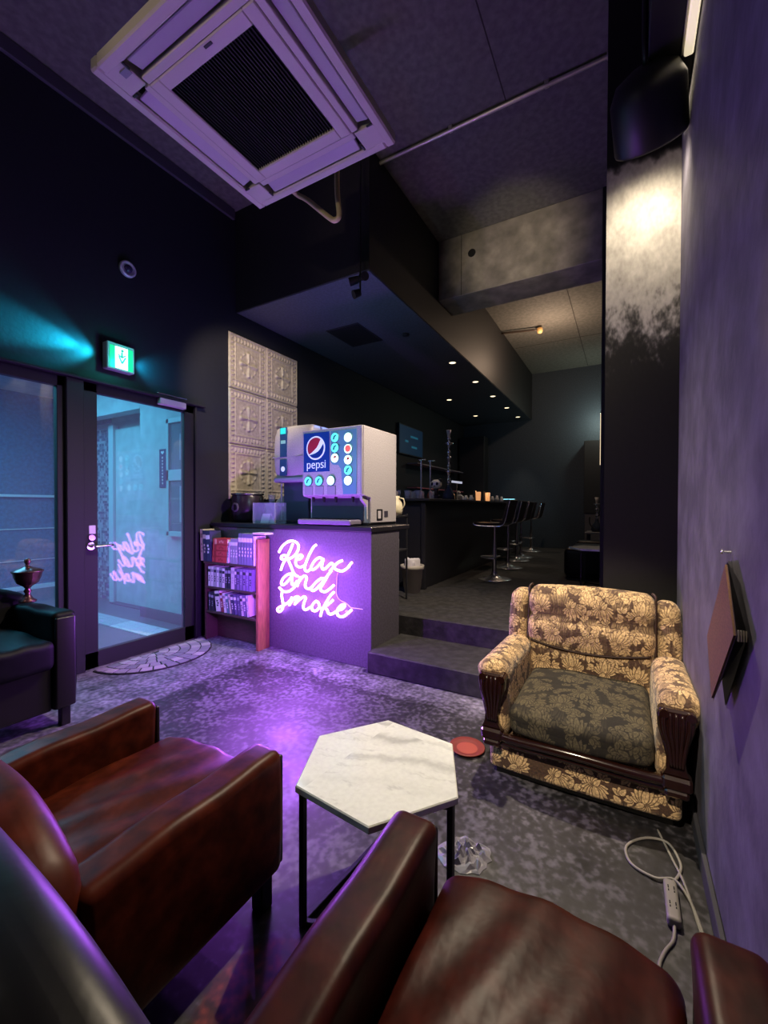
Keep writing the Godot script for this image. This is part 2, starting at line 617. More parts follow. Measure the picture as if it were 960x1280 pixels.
# concrete pillar whose lower half has been brushed black; dark again at the top
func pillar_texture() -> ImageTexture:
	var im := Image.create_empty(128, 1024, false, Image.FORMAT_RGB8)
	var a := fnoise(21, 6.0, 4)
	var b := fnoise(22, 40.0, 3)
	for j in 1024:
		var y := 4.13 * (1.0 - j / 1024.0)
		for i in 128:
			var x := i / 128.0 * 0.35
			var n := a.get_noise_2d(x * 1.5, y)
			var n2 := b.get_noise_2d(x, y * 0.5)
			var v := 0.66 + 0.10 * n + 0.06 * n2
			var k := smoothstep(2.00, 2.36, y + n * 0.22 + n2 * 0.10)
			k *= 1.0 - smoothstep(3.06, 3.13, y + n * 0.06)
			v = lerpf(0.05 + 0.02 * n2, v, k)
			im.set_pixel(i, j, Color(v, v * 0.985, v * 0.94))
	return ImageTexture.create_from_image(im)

# large fan-leaf damask, gold pile on brown ground; it repeats without a seam
func petal(m: PackedFloat32Array, s: int, base: Vector2, dir: Vector2, l: float, w: float) -> void:
	var c := base + dir * l * 0.5
	var r := int(l * 0.5 + 3.0)
	var nrm := dir.orthogonal()
	for dy in range(-r, r + 1):
		for dx in range(-r, r + 1):
			var p := Vector2(floor(c.x) + dx, floor(c.y) + dy) - base
			var t := p.dot(dir) / l
			if t < -0.05 or t > 1.05:
				continue
			var tt := clampf(t, 0.0, 1.0)
			var half := w * pow(sin(pow(tt, 0.72) * PI), 0.7)
			var d := absf(p.dot(nrm))
			if d > half + 2.0:
				continue
			var at := posmod(int(c.y) + dy, s) * s + posmod(int(c.x) + dx, s)
			if d < half - 0.8:
				m[at] = 1.0 if d > 0.9 or tt > 0.7 else 0.72
			elif d < half + 1.8 and m[at] > 0.0:
				m[at] = minf(m[at], 0.15)

func damask_texture(pile: Color, ground: Color) -> ImageTexture:
	var s := 512
	var m := PackedFloat32Array()
	m.resize(s * s)
	var r := RandomNumberGenerator.new()
	r.seed = 77
	# a field of small leaves first
	for k in 210:
		var p := Vector2(r.randf() * s, r.randf() * s)
		var a := r.randf() * TAU
		for q in 3:
			petal(m, s, p, Vector2.from_angle(a + (q - 1) * 0.75), r.randf_range(24, 36), r.randf_range(8.0, 11.0))
	# then the big palmettes, brick fashion
	for gy in 4:
		for gx in 4:
			var p := Vector2((gx + 0.5 * (gy % 2)) * 128.0 + r.randf_range(-14, 14), gy * 128.0 + 60.0 + r.randf_range(-12, 12))
			var a := -PI / 2.0 + r.randf_range(-0.5, 0.5) + (PI if (gx + gy) % 3 == 0 else 0.0)
			for q in [4, -4, 3, -3, 2, -2, 1, -1, 0]:
				petal(m, s, p, Vector2.from_angle(a + q * 0.36), 60.0 - absf(q) * 4.0, 11.0)
			for q in 5:
				petal(m, s, p - Vector2.from_angle(a) * 2.0, Vector2.from_angle(a + PI + (q - 2) * 0.42), 32.0, 9.0)
	var n := fnoise(5, 0.09, 2)
	var im := Image.create_empty(s, s, false, Image.FORMAT_RGB8)
	for j in s:
		for i in s:
			var k := m[j * s + i]
			var c := ground.lerp(pile, clampf(k, 0.0, 1.0)) * (0.92 + 0.22 * n.get_noise_2d(i, j))
			im.set_pixel(i, j, Color(clampf(c.r, 0, 1), clampf(c.g, 0, 1), clampf(c.b, 0, 1)))
	return ImageTexture.create_from_image(im)

func marble_texture() -> ImageTexture:
	var s := 512
	var im := Image.create_empty(s, s, false, Image.FORMAT_RGB8)
	var a := fnoise(31, 0.006, 4)
	var b := fnoise(32, 0.05, 3)
	for j in s:
		for i in s:
			var t := (i * 0.42 + j * 0.91) * 0.026 + a.get_noise_2d(i, j * 0.6) * 1.1
			var band := pow(absf(sin(t)), 9.0) * (0.5 + 0.5 * sin(t * 0.37 + 1.0))
			var fine := pow(absf(sin(t * 3.3 + b.get_noise_2d(i * 0.4, j) * 1.2)), 14.0) * 0.4 * smoothstep(0.0, 0.4, a.get_noise_2d(i + 300, j * 2))
			var v := 0.975 - 0.17 * clampf(band + fine, 0.0, 1.0) + 0.03 * b.get_noise_2d(i, j)
			im.set_pixel(i, j, Color(v * 0.985, v, v * 0.965))
	return ImageTexture.create_from_image(im)

func uv_quad(st: SurfaceTool, p: Array, uv: Array, n: Vector3) -> void:
	st.set_smooth_group(-1)
	for t in [[0, 1, 2], [0, 2, 3]]:
		var o: Array = t
		if ((p[t[1]] - p[t[0]]) as Vector3).cross(p[t[2]] - p[t[0]]).dot(n) > 0.0:
			o = [t[0], t[2], t[1]]
		for k in o:
			st.set_uv(uv[k])
			st.add_vertex(p[k])

# ------------------------------------------------------------------ builders
func club_chair(called: String, label: String, lm: Material, dm: Material, w: float, arm_h: float, crest: float, at: Vector3, turn: float) -> Node3D:
	var t := thing(called, label, "armchair", at, turn, "")
	var aw := 0.115
	for s in [-1.0, 1.0]:
		var st := new_st()
		var ah := arm_h - 0.10
		var fat := func(p: Vector3) -> Vector3:
			var k := clampf((p.y + ah * 0.5) / ah, 0.0, 1.0)
			p.x += s * 0.008 * sin(k * PI)
			p.y -= 0.012 * clampf((p.z + 0.1) / 0.4, 0.0, 1.0) * k
			p.y += 0.004 * sin(p.z * 21.0) * k
			return p
		rbox(st, Vector3(s * (w - aw) * 0.5, 0.10 + ah * 0.5, -0.04), Vector3(aw, ah, 0.55), 0.028, 3, 8, fat)
		var arm_o := obj("arm", st, lm, t)
		var sf := new_st()
		rbox(sf, Vector3(s * (w - aw) * 0.5, 0.10 + ah * 0.49, -0.316), Vector3(aw - 0.02, ah - 0.035, 0.02), 0.009, 2)
		obj("arm_front", sf, dm, arm_o)
	var sw := w - aw * 2.0
	var top := arm_h - 0.135
	var st := new_st()
	var crown := func(p: Vector3) -> Vector3:
		var u: float = p.x / (sw * 0.5)
		var v: float = p.z / 0.27
		if p.y > 0.0:
			p.y += 0.022 * (1.0 - u * u) * (1.0 - v * v * 0.5)
			p.y += 0.006 * sin(p.x * 46.0 + p.z * 14.0 + sin(p.z * 9.0)) * exp(-8.0 * (p.z * p.z + p.x * p.x))
		p.z -= 0.03 * (1.0 - u * u) * clampf(-v, 0.0, 1.0)
		return p
	rbox(st, Vector3(0, top - 0.075, -0.085), Vector3(sw, 0.15, 0.54), 0.035, 4, 18, crown)
	obj("seat", st, lm, t)
	st = new_st()
	bx(st, Vector3(0, 0.10 + (top - 0.25) * 0.5 + 0.05, -0.06), Vector3(sw + 0.02, top - 0.15, 0.46), 0.01)
	obj("seat_frame", st, dm, t)
	st = new_st()
	var bh := crest - 0.10
	var bow := func(p: Vector3) -> Vector3:
		var u: float = p.x / (w * 0.5)
		var k := clampf((p.y + bh * 0.5) / bh, 0.0, 1.0)
		p.y -= (crest - arm_h) * 0.85 * pow(absf(u), 2.4) * k * k
		p.z += 0.05 * k - 0.015 * (1.0 - u * u) * k
		return p
	rbox(st, Vector3(0, 0.10 + bh * 0.5, 0.235), Vector3(w - 0.004, bh, 0.125), 0.055, 4, 14, bow)
	obj("backrest", st, lm, t)
	for sx in [-1.0, 1.0]:
		for sz in [-0.27, 0.24]:
			st = new_st()
			var x: float = sx * (w * 0.5 - 0.045)
			bx(st, Vector3(0, 0, 0), Vector3(0.045, 0.145, 0.045), 0.004, Transform3D(Basis(), Vector3(x, 0.0725, sz)))
			obj("leg", st, dm, t)
	return t

func damask_chair(at: Vector3) -> void:
	var t := thing("damask_armchair", "wide armchair in gold and brown floral damask with carved dark wood arm fronts", "armchair", at)
	var fab := mat("damask", Color.WHITE, 0.85)
	fab.albedo_texture = damask_texture(lin(226, 192, 142), lin(80, 56, 42))
	fab.uv1_triplanar = true
	fab.uv1_scale = Vector3(1.7, 1.7, 1.7)
	fab.rim_enabled = true
	fab.rim = 0.25
	bumpy(fab, noise_tex("weave", FastNoiseLite.TYPE_SIMPLEX, 0.12, 2, 0, 1, 256, true, 3.0), 0.35)
	var worn := mat("damask_seat", Color.WHITE, 0.9)  # same damask in darker colours for the seat
	worn.albedo_texture = damask_texture(lin(84, 76, 58), lin(26, 22, 20))
	worn.uv1_triplanar = true
	worn.uv1_scale = Vector3(1.7, 1.7, 1.7)
	var wood := mat("carved_wood", lin(34, 14, 10), 0.22)
	shine(wood, 0.6, 0.12)
	var cord := mat("piping", lin(46, 24, 14), 0.6)
	var st := new_st()
	bx(st, Vector3(0, 0.018, -0.04), Vector3(0.67, 0.036, 0.60), 0.004)
	obj("plinth", st, mat("black_wood", lin(14, 12, 12), 0.5), t)
	st = new_st()
	var bulge := func(p: Vector3) -> Vector3:
		p.z += 0.012 * (1.0 - pow(p.x / 0.36, 2.0)) * (1.0 if p.z > 0.0 else 0.0)
		return p
	rbox(st, Vector3(0, 0.11, -0.035), Vector3(0.715, 0.15, 0.655), 0.022, 3, 8, bulge)
	obj("base", st, fab, t)
	st = new_st()
	for k in 2:
		var pts := []
		for i in 13:
			var u := -1.0 + i / 6.0
			pts.append(Vector3(u * 0.315, 0.205 - k * 0.03 + 0.006 * cos(u * PI), 0.318 + 0.024 * (1.0 - u * u) - 0.008 * k))
		tube(st, pts, 0.019 - 0.006 * k, 8, 2)
	obj("front_rail", st, wood, t)
	st = new_st()
	var crown := func(p: Vector3) -> Vector3:
		var u: float = p.x / 0.27
		var v: float = p.z / 0.31
		if p.y > 0.0:
			p.y += 0.03 * (1.0 - u * u) * (1.0 - v * v)
			p.y += 0.004 * sin(p.x * 19.0) * cos(p.z * 17.0)
		p.z += 0.035 * (1.0 - u * u) * clampf(v, 0.0, 1.0)
		return p
	rbox(st, Vector3(0, 0.275, 0.01), Vector3(0.54, 0.12, 0.62), 0.04, 4, 14, crown)
	var seat := obj("seat_cushion", st, worn, t)
	seat.set_meta("label", "darker seat cushion")
	for s in [-1.0, 1.0]:
		st = new_st()
		var roll := func(p: Vector3) -> Vector3:
			var k := clampf((p.y + 0.165) / 0.33, 0.0, 1.0)
			p.x *= 0.72 + 0.42 * smoothstep(0.35, 0.85, k)
			p.x += s * 0.035 * smoothstep(0.3, 0.9, k)
			p.y += 0.012 * clampf(p.z / 0.3, -1.0, 1.0) * k
			return p
		rbox(st, Vector3(s * 0.315, 0.335, 0.01), Vector3(0.125, 0.33, 0.60), 0.055, 4, 10, roll)
		var arm_o := obj("arm", st, fab, t)
		# carved front: a scroll above an S-shaped post on a block
		st = new_st()
		var outline := PackedVector2Array()
		var prof := [[0.470, -0.052, 0.046], [0.445, -0.062, 0.056], [0.40, -0.060, 0.052], [0.35, -0.046, 0.038], [0.29, -0.032, 0.026], [0.25, -0.034, 0.030], [0.225, -0.044, 0.040]]
		for q in prof:
			outline.append(Vector2(s * (0.335 + q[1] * s * -1.0 * 0.0) + q[2], q[0]))
		var back := prof.duplicate()
		back.reverse()
		for q in back:
			outline.append(Vector2(s * 0.335 + q[1], q[0]))
		prism(st, outline, 0.295, 0.335, 0.008)
		for k in 5:
			var x: float = s * 0.335 + (k - 2) * 0.019 - 0.003
			tube(st, [Vector3(x, 0.455, 0.333), Vector3(x * 0.99 + s * 0.003, 0.40, 0.340), Vector3(s * 0.335 + (k - 2) * 0.012, 0.33, 0.334), Vector3(s * 0.335 + (k - 2) * 0.008, 0.26, 0.333)], 0.007, 6, 3)
		for e in [-1.0, 1.0]:
			cyl(st, Vector3(s * 0.335 + e * 0.04, 0.452, 0.29), Vector3(s * 0.335 + e * 0.04, 0.452, 0.342), 0.020, 0.016, 12)
		bx(st, Vector3(s * 0.335, 0.203, 0.31), Vector3(0.095, 0.05, 0.07), 0.01)
		bx(st, Vector3(s * 0.335, 0.168, 0.315), Vector3(0.075, 0.03, 0.06), 0.008)
		obj("arm_post", st, wood, arm_o)
	st = new_st()
	var tuck := func(p: Vector3) -> Vector3:
		var u: float = p.x / 0.30
		var y: float = p.y + 0.505
		if p.z > 0.0:
			var smile := 0.475 - 0.03 * (1.0 - u * u)
			p.z -= 0.022 * exp(-pow((y - 0.612) / 0.018, 2.0)) + 0.012 * exp(-pow((y - smile) / 0.014, 2.0))
			p.z += 0.030 * (1.0 - u * u * 0.6) * sin(clampf((y - 0.35) / 0.40, 0.0, 1.0) * PI)
			p.z += 0.020 * exp(-pow((y - 0.69) / 0.05, 2.0)) + 0.014 * exp(-pow((y - 0.545) / 0.045, 2.0))
		p.y += 0.014 * (1.0 - u * u) * clampf(p.y / 0.25, 0.0, 1.0)
		p.z -= 0.17 * (p.y + 0.15)
		return p
	rbox(st, Vector3(0, 0.505, -0.285), Vector3(0.60, 0.50, 0.13), 0.045, 4, 22, tuck)
	var back_o := obj("backrest", st, fab, t)
	for s in [-1.0, 1.0]:
		st = new_st()
		var lean := func(p: Vector3) -> Vector3:
			p.z -= 0.17 * (p.y + 0.18)
			p.x += s * 0.012 * sin(clampf((p.y + 0.19) / 0.38, 0.0, 1.0) * PI)
			return p
		rbox(st, Vector3(s * 0.345, 0.545, -0.29), Vector3(0.105, 0.375, 0.14), 0.045, 4, 6, lean)
		obj("wing", st, fab, t)
		st = new_st()
		var pts := []
		for i in 12:
			var y := 0.36 + i * 0.036
			pts.append(Vector3(s * 0.298, y, -0.232 - 0.17 * (y - 0.355)))
		pts.append(Vector3(s * 0.285, 0.768, -0.32))
		tube(st, pts, 0.007, 6, 2)
		obj("piping", st, cord, back_o)
	st = new_st()
	var arc := []
	for i in 13:
		var u := -1.0 + i / 6.0
		var y := 0.477 - 0.03 * (1.0 - u * u)
		arc.append(Vector3(u * 0.28, y, -0.222 + 0.030 * (1.0 - u * u * 0.6) * sin((y - 0.35) / 0.40 * PI) - 0.17 * (y - 0.355)))
	tube(st, arc, 0.006, 6, 2)
	obj("piping", st, cord, back_o)

func hex_points(r: float, a0: float) -> PackedVector2Array:
	var p := PackedVector2Array()
	for k in 6:
		p.append(Vector2(cos(a0 + k * PI / 3.0), sin(a0 + k * PI / 3.0)) * r)
	return p

func hex_table(label: String, at: Vector3, turn: float, r: float, h: float, marble: Material) -> Node3D:
	var t := thing("hexagonal_table", label, "table", at, turn)
	var black := mat("black_steel", lin(14, 14, 16), 0.45)
	var st := new_st()
	prism(st, hex_points(r, 0.0), 0.0, 0.022, 0.003, Transform3D(Basis(Vector3.RIGHT, -PI / 2.0), Vector3(0, h - 0.022, 0)))
	obj("tabletop", st, marble, t)
	st = new_st()
	var legs := []
	for k in 3:
		var a := TAU / 3.0 * k
		legs.append(Vector3(cos(a), 0, sin(a)) * (r - 0.022))
	for y in [0.009, h - 0.033]:
		st = new_st()
		for k in 3:
			var p: Vector3 = legs[k]
			var q: Vector3 = legs[(k + 1) % 3]
			var mid := (p + q) * 0.5
			var d := q - p
			bx(st, Vector3.ZERO, Vector3(d.length(), 0.016, 0.016), 0.002, Transform3D(Basis(Vector3.UP, -atan2(d.z, d.x)), Vector3(mid.x, y, mid.z)))
		obj("base_frame" if y < 0.1 else "upper_frame", st, black, t)
	for k in 3:
		st = new_st()
		var p: Vector3 = legs[k]
		bx(st, Vector3(p.x, (h - 0.022) * 0.5, p.z), Vector3(0.018, h - 0.022, 0.018), 0.002)
		obj("leg", st, black, t)
	return t

func stool(at: Vector3, label: String, src: Node3D) -> Node3D:
	if src != null:
		return copy_of(src, label, at, 0.0, "bar stools along the counter")
	var t := thing("bar_stool", label, "bar stool", at, 0.0, "bar stools along the counter")
	var chrome := mat("chrome", lin(225, 225, 230), 0.22, 0.85)
	var hide := mat("stool_leather", lin(44, 26, 24), 0.35)
	var st := new_st()
	lathe(st, [Vector2(0, 0), Vector2(0.205, 0), Vector2(0.205, 0.008), Vector2(0.19, 0.016), Vector2(0.08, 0.032), Vector2(0.038, 0.06), Vector2(0.034, 0.09)], 28)
	obj("base", st, chrome, t)
	st = new_st()
	cyl(st, Vector3(0, 0.05, 0), Vector3(0, 0.42, 0), 0.026)
	cyl(st, Vector3(0, 0.40, 0), Vector3(0, 0.66, 0), 0.017)
	obj("column", st, chrome, t)
	st = new_st()
	var ring := []
	for k in 25:
		var a := -PI * 0.62 + PI * 1.24 * k / 24.0
		ring.append(Vector3(-cos(a) * 0.15 - 0.02, 0.27, sin(a) * 0.13))
	tube(st, ring, 0.010, 8)
	for s in [-1.0, 1.0]:
		tube(st, [ring[0 if s < 0.0 else 24], Vector3(0.0, 0.27, 0.0)], 0.009, 8)
	obj("footrest", st, chrome, t)
	st = new_st()
	var path := [Vector2(-0.205, 0.70), Vector2(-0.19, 0.675), Vector2(-0.12, 0.665), Vector2(0.02, 0.66), Vector2(0.12, 0.668), Vector2(0.165, 0.70), Vector2(0.185, 0.76), Vector2(0.205, 0.85), Vector2(0.225, 0.94), Vector2(0.235, 0.97)]
	var shell := PackedVector2Array()
	for p in path:
		shell.append(p)
	for k in range(path.size() - 1, -1, -1):
		var a: Vector2 = path[maxi(k - 1, 0)]
		var b: Vector2 = path[mini(k + 1, path.size() - 1)]
		var nn := (b - a).normalized().orthogonal()
		shell.append(path[k] - nn * 0.03)
	prism(st, shell, -0.20, 0.20, 0.006)
	var shell_o := obj("seat", st, hide, t)
	for s in [-1.0, 1.0]:
		var e := []
		for p in path:
			e.append(Vector3(p.x, p.y - 0.004, s * 0.203))
		st = new_st()
		tube(st, e, 0.008, 6, 2)
		obj("edge_trim", st, chrome, shell_o)
	return t

func hookah(label: String, at: Vector3, h: float, hose: bool) -> void:
	var t := thing("hookah", label, "hookah", at)
	var chrome := mat("chrome", lin(225, 225, 230), 0.22, 0.85)
	var st := new_st()
	lathe(st, [Vector2(0, 0), Vector2(0.075, 0.0), Vector2(0.085, 0.03), Vector2(0.075, 0.09), Vector2(0.035, 0.15), Vector2(0.024, 0.20), Vector2(0.03, 0.215), Vector2(0, 0.215)], 22)
	obj("vase", st, mat("smoked_glass", lin(60, 70, 86), 0.06, 0.3), t)
	st = new_st()
	var prof := [Vector2(0, 0.20), Vector2(0.03, 0.20)]
	var y := 0.22
	var k := 0
	while y < h - 0.10:
		var r: float = [0.014, 0.026, 0.012, 0.020, 0.032][k % 5]
		prof.append(Vector2(r, y))
		prof.append(Vector2(r * 0.8, y + 0.022))
		y += 0.035
		k += 1
	prof.append(Vector2(0.012, h - 0.09))
	prof.append(Vector2(0, h - 0.09))
	lathe(st, prof, 16)
	obj("stem", st, chrome, t)
	st = new_st()
	lathe(st, [Vector2(0, h * 0.80), Vector2(0.05, h * 0.80), Vector2(0.055, h * 0.80 + 0.012), Vector2(0, h * 0.80 + 0.006)], 22)
	obj("ash_plate", st, chrome, t)
	st = new_st()
	lathe(st, [Vector2(0, h - 0.10), Vector2(0.016, h - 0.10), Vector2(0.022, h - 0.05), Vector2(0.034, h), Vector2(0.028, h), Vector2(0, h - 0.03)], 18)
	obj("bowl", st, mat("clay", lin(170, 165, 160), 0.4), t)
	if hose:
		st = new_st()
		tube(st, [Vector3(0.02, 0.26, 0), Vector3(0.09, 0.30, 0.02), Vector3(0.13, 0.20, 0.03), Vector3(0.10, 0.05, 0.06), Vector3(0.02, 0.02, 0.10), Vector3(-0.09, 0.12, 0.09), Vector3(-0.10, 0.24, 0.07)], 0.010, 8, 6)
		obj("hose", st, mat("black_rubber", lin(18, 18, 20), 0.5), t)

func book(label: String, group: String, at: Vector3, w: float, h: float, d: float, c: Color, band: Color, lean: float, flat := false) -> void:
	var t := thing("book", label, "book", at, 0.0, group)
	if flat:
		t.rotation_degrees.z = 90.0
	else:
		t.rotation_degrees.z = lean
		t.position.y += w * 0.5 * sin(deg_to_rad(absf(lean)))
	var key := "cover_%s" % c.to_html(false)
	var cm := mat(key, c, 0.5)
	var st := new_st()
	bx(st, Vector3(0, h * 0.5, -0.002), Vector3(w, h, 0.004), 0.0015)
	for s in [-1.0, 1.0]:
		bx(st, Vector3(s * (w * 0.5 - 0.0015), h * 0.5, -d * 0.5), Vector3(0.003, h, d), 0.0)
	var cover_o := obj("cover", st, cm, t)
	st = new_st()
	bx(st, Vector3(0, h * 0.5, -d * 0.5 - 0.003), Vector3(w - 0.006, h - 0.008, d - 0.012), 0.0)
	obj("pages", st, mat("paper", lin(205, 198, 182), 0.9), t)
	st = new_st()
	bx(st, Vector3(0, h * 0.80, 0.0006), Vector3(w * 0.9, h * 0.14, 0.0012), 0.0)
	for k in 3:
		bx(st, Vector3((0.08 if k % 2 else -0.06) * w, h * (0.30 + 0.11 * k), 0.0006), Vector3(w * 0.35, h * 0.07, 0.0012), 0.0)
	obj("spine_print", st, mat("band_%s" % band.to_html(false), band, 0.6), cover_o).set_meta("kind", "stuff")

func glassware(called: String, label: String, group: String, at: Vector3, prof: Array, m: Material) -> Node3D:
	var st := new_st()
	lathe(st, prof, 14)
	var o := obj(called, st, m)
	o.position = at
	tag(o, label, "glass", group)
	return o

func small_part(parent: Node3D, called: String, c: Vector3, s: Vector3, m: Material, b := 0.003) -> MeshInstance3D:
	var st := new_st()
	bx(st, c, s, b)
	return obj(called, st, m, parent)

# -------------------------------------------------------------------- the lobby beyond the glass
func build_lobby() -> void:
	var fine_tex: Texture2D = texs["fine"]
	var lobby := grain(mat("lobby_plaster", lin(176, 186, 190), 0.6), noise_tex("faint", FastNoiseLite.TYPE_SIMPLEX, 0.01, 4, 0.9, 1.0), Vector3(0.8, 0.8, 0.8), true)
	var st := new_st()
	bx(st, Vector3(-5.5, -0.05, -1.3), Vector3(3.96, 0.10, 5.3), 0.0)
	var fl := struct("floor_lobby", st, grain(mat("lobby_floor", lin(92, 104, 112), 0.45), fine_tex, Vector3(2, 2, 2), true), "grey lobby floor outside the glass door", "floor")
	var tm := mat("guide_tile", lin(196, 204, 206), 0.5)
	var tm2 := mat("guide_tile_aged", lin(160, 172, 178), 0.5)
	for k in 12:
		st = new_st()
		bx(st, Vector3(-5.55 + k * 0.17, 0.006, -2.37), Vector3(0.162, 0.012, 0.22), 0.002)
		for a in 4:
			for b in 4:
				cyl(st, Vector3(-5.61 + k * 0.17 + a * 0.04, 0.012, -2.45 + b * 0.05), Vector3(-5.61 + k * 0.17 + a * 0.04, 0.017, -2.45 + b * 0.05), 0.012, 0.008, 6)
		obj("tile", st, tm if k >= 7 else tm2, fl)
	st = new_st()
	bx(st, Vector3(-4.02, 1.4, -2.72), Vector3(1.132, 2.8, 0.13), 0.002)
	struct("wall_lobby_end", st, lobby, "pale lobby wall outside with a sign and a notice case", "wall")
	st = new_st()
	bx(st, Vector3(-5.36, 1.13, -2.98), Vector3(1.54, 2.26, 0.08), 0.0)
	struct("wall_lobby_recess", st, grain(mat("recess_paint", lin(166, 180, 186), 0.6), texs["faint"], Vector3(1, 1, 1), true))
	st = new_st()
	bx(st, Vector3(-5.36, 2.53, -2.72), Vector3(1.54, 0.54, 0.13), 0.002)
	struct("wall_lobby_header", st, lobby)
	st = new_st()
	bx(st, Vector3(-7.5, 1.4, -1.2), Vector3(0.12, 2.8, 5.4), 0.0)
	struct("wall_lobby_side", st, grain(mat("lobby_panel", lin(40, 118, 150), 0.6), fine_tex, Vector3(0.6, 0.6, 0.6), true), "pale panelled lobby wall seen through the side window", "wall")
	st = new_st()
	bx(st, Vector3(-5.5, 1.4, 1.36), Vector3(4.1, 2.8, 0.12), 0.0)
	struct("wall_lobby_rear", st, lobby)
	st = new_st()
	bx(st, Vector3(-5.5, 1.4, -3.9), Vector3(4.1, 2.8, 0.12), 0.0)
	struct("wall_lobby_far", st, lobby)
	st = new_st()
	bx(st, Vector3(-5.5, 2.86, -1.3), Vector3(4.1, 0.12, 5.4), 0.0)
	struct("ceiling_lobby", st, lobby)
	st = new_st()
	bx(st, Vector3(-4.02, 0.055, -2.65), Vector3(1.12, 0.11, 0.014), 0.002)
	struct("baseboard_lobby", st, mat("lobby_base", lin(62, 74, 84), 0.5))
	# rails and joints on the side wall
	var rail := mat("pale_rail", lin(215, 222, 224), 0.35)
	var i := 0
	for r in [[1.34, 0.035, 0.03], [0.87, 0.014, 0.008], [0.42, 0.010, 0.006]]:
		st = new_st()
		bx(st, Vector3(-7.43 + r[2], r[0], -1.25), Vector3(r[2], r[1], 5.1), 0.002)
		struct("trim_%d" % (3 + i), st, rail, ["pale handrail across the lobby side wall", "upper thin rail on the lobby side wall", "lower thin rail on the lobby side wall"][i], "rail")
		i += 1
	st = new_st()
	bx(st, Vector3(-7.41, 0.03, -1.25), Vector3(0.06, 0.06, 5.1), 0.004)
	struct("trim_6", st, rail, "white kerb at the foot of the lobby side wall", "kerb")
	# lift door in the recess with a mosaic strip beside it
	var steel := grain(mat("lift_steel", lin(180, 192, 196), 0.5), texs["faint"], Vector3(1, 1, 1))
	var d := thing("door", "plain pale steel door in the lobby recess", "door", Vector3(-5.06, 0, -2.905))
	small_part(d, "leaf", Vector3(0.0, 1.08, 0), Vector3(0.90, 2.14, 0.04), steel, 0.004)
	small_part(d, "jamb", Vector3(-0.50, 1.10, 0.02), Vector3(0.10, 2.20, 0.07), mat("jamb_steel", lin(176, 190, 196), 0.4), 0.006)
	small_part(d, "threshold", Vector3(0, 0.006, 0.05), Vector3(0.90, 0.012, 0.10), mat("lobby_base", lin(62, 74, 84), 0.5))
	var mos := thing("mosaic_strip", "narrow strip of blue-grey mosaic tiles beside the lobby door", "tile strip", Vector3(-5.87, 0, -2.925))
	small_part(mos, "backing", Vector3(0, 1.1, 0), Vector3(0.50, 2.2, 0.012), mat("grout", lin(120, 136, 148), 0.7))
	rng.seed = 5
	var chips := [new_st(), new_st(), new_st()]
	for a in 14:
		for b in 62:
			bx(chips[rng.randi() % 3], Vector3(-0.2275 + a * 0.035, 0.025 + b * 0.035, 0.009), Vector3(0.031, 0.031, 0.008), 0.0)
	for k in 3:
		var o := obj("mosaic", chips[k], mat("chip_%d" % k, [lin(96, 120, 140), lin(140, 160, 174), lin(60, 84, 112)][k], 0.25), mos)
		o.set_meta("kind", "stuff")
	# vertical sign
	var sg := thing("sign", "narrow vertical navy sign with a column of white characters on the lobby wall", "sign", Vector3(-4.165, 1.59, -2.648))
	small_part(sg, "plate", Vector3.ZERO, Vector3(0.115, 0.40, 0.008), mat("navy_plate", lin(22, 44, 92), 0.4))
	st = new_st()
	for k in 9:
		var y := 0.115 - k * 0.033
		bx(st, Vector3(0, y, 0.005), Vector3(0.026, 0.004, 0.003), 0.0)
		bx(st, Vector3(0, y - 0.010, 0.005), Vector3(0.020, 0.004, 0.003), 0.0)
		bx(st, Vector3(0.002 * ((k % 3) - 1), y - 0.006, 0.005), Vector3(0.004, 0.024, 0.003), 0.0)
	for q in [[-0.012, 0.168], [0.014, 0.168], [0, 0.155]]:
		bx(st, Vector3(q[0], q[1], 0.005), Vector3(0.02, 0.018, 0.003), 0.0)
	obj("characters", st, mat("sign_white", lin(232, 238, 240), 0.5), sg).set_meta("kind", "stuff")
	# notice case
	var nc := thing("notice_case", "tall pale framed notice case with glazed panels on the lobby wall", "notice case", Vector3(-3.82, 1.49, -2.63))
	var nf := mat("case_frame", lin(176, 190, 194), 0.4)
	for q in [[0, 0.57, 0.47, 0.05], [0, 0.02, 0.47, 0.11], [0, -0.57, 0.47, 0.05], [-0.215, 0, 0.04, 1.18], [0.215, 0, 0.04, 1.18]]:
		small_part(nc, "frame", Vector3(q[0], q[1], 0), Vector3(q[2], q[3], 0.04), nf)
	small_part(nc, "backboard", Vector3(0, 0, -0.012), Vector3(0.42, 1.12, 0.012), mat("case_back", lin(58, 84, 98), 0.7))
	small_part(nc, "notice", Vector3(0.06, 0.30, -0.004), Vector3(0.22, 0.26, 0.002), mat("notice_blue", lin(120, 150, 164), 0.7), 0.0)
	small_part(nc, "notice", Vector3(0.04, -0.27, -0.004), Vector3(0.18, 0.36, 0.002), mat("notice_pale", lin(150, 172, 180), 0.7), 0.0)
	small_part(nc, "pane", Vector3(0, 0.29, 0.008), Vector3(0.40, 0.50, 0.004), pane("case_glass", Color(0.8, 0.9, 0.95), 0.06), 0.0)
	small_part(nc, "pane", Vector3(0, -0.29, 0.008), Vector3(0.40, 0.52, 0.004), pane("case_glass", Color(0.8, 0.9, 0.95), 0.06), 0.0)
	# the lobby's ceiling panel lamp
	var lp := thing("ceiling_panel_lamp", "flat white panel lamp on the lobby ceiling", "lamp", Vector3(-5.2, 2.785, -0.9))
	small_part(lp, "housing", Vector3.ZERO, Vector3(1.7, 0.03, 2.3), nf)
	small_part(lp, "diffuser", Vector3(0, -0.018, 0), Vector3(1.6, 0.008, 2.2), glow("lobby_diffuser", lin(230, 240, 250), Color(0.42, 0.80, 1.0), 0.6), 0.0)

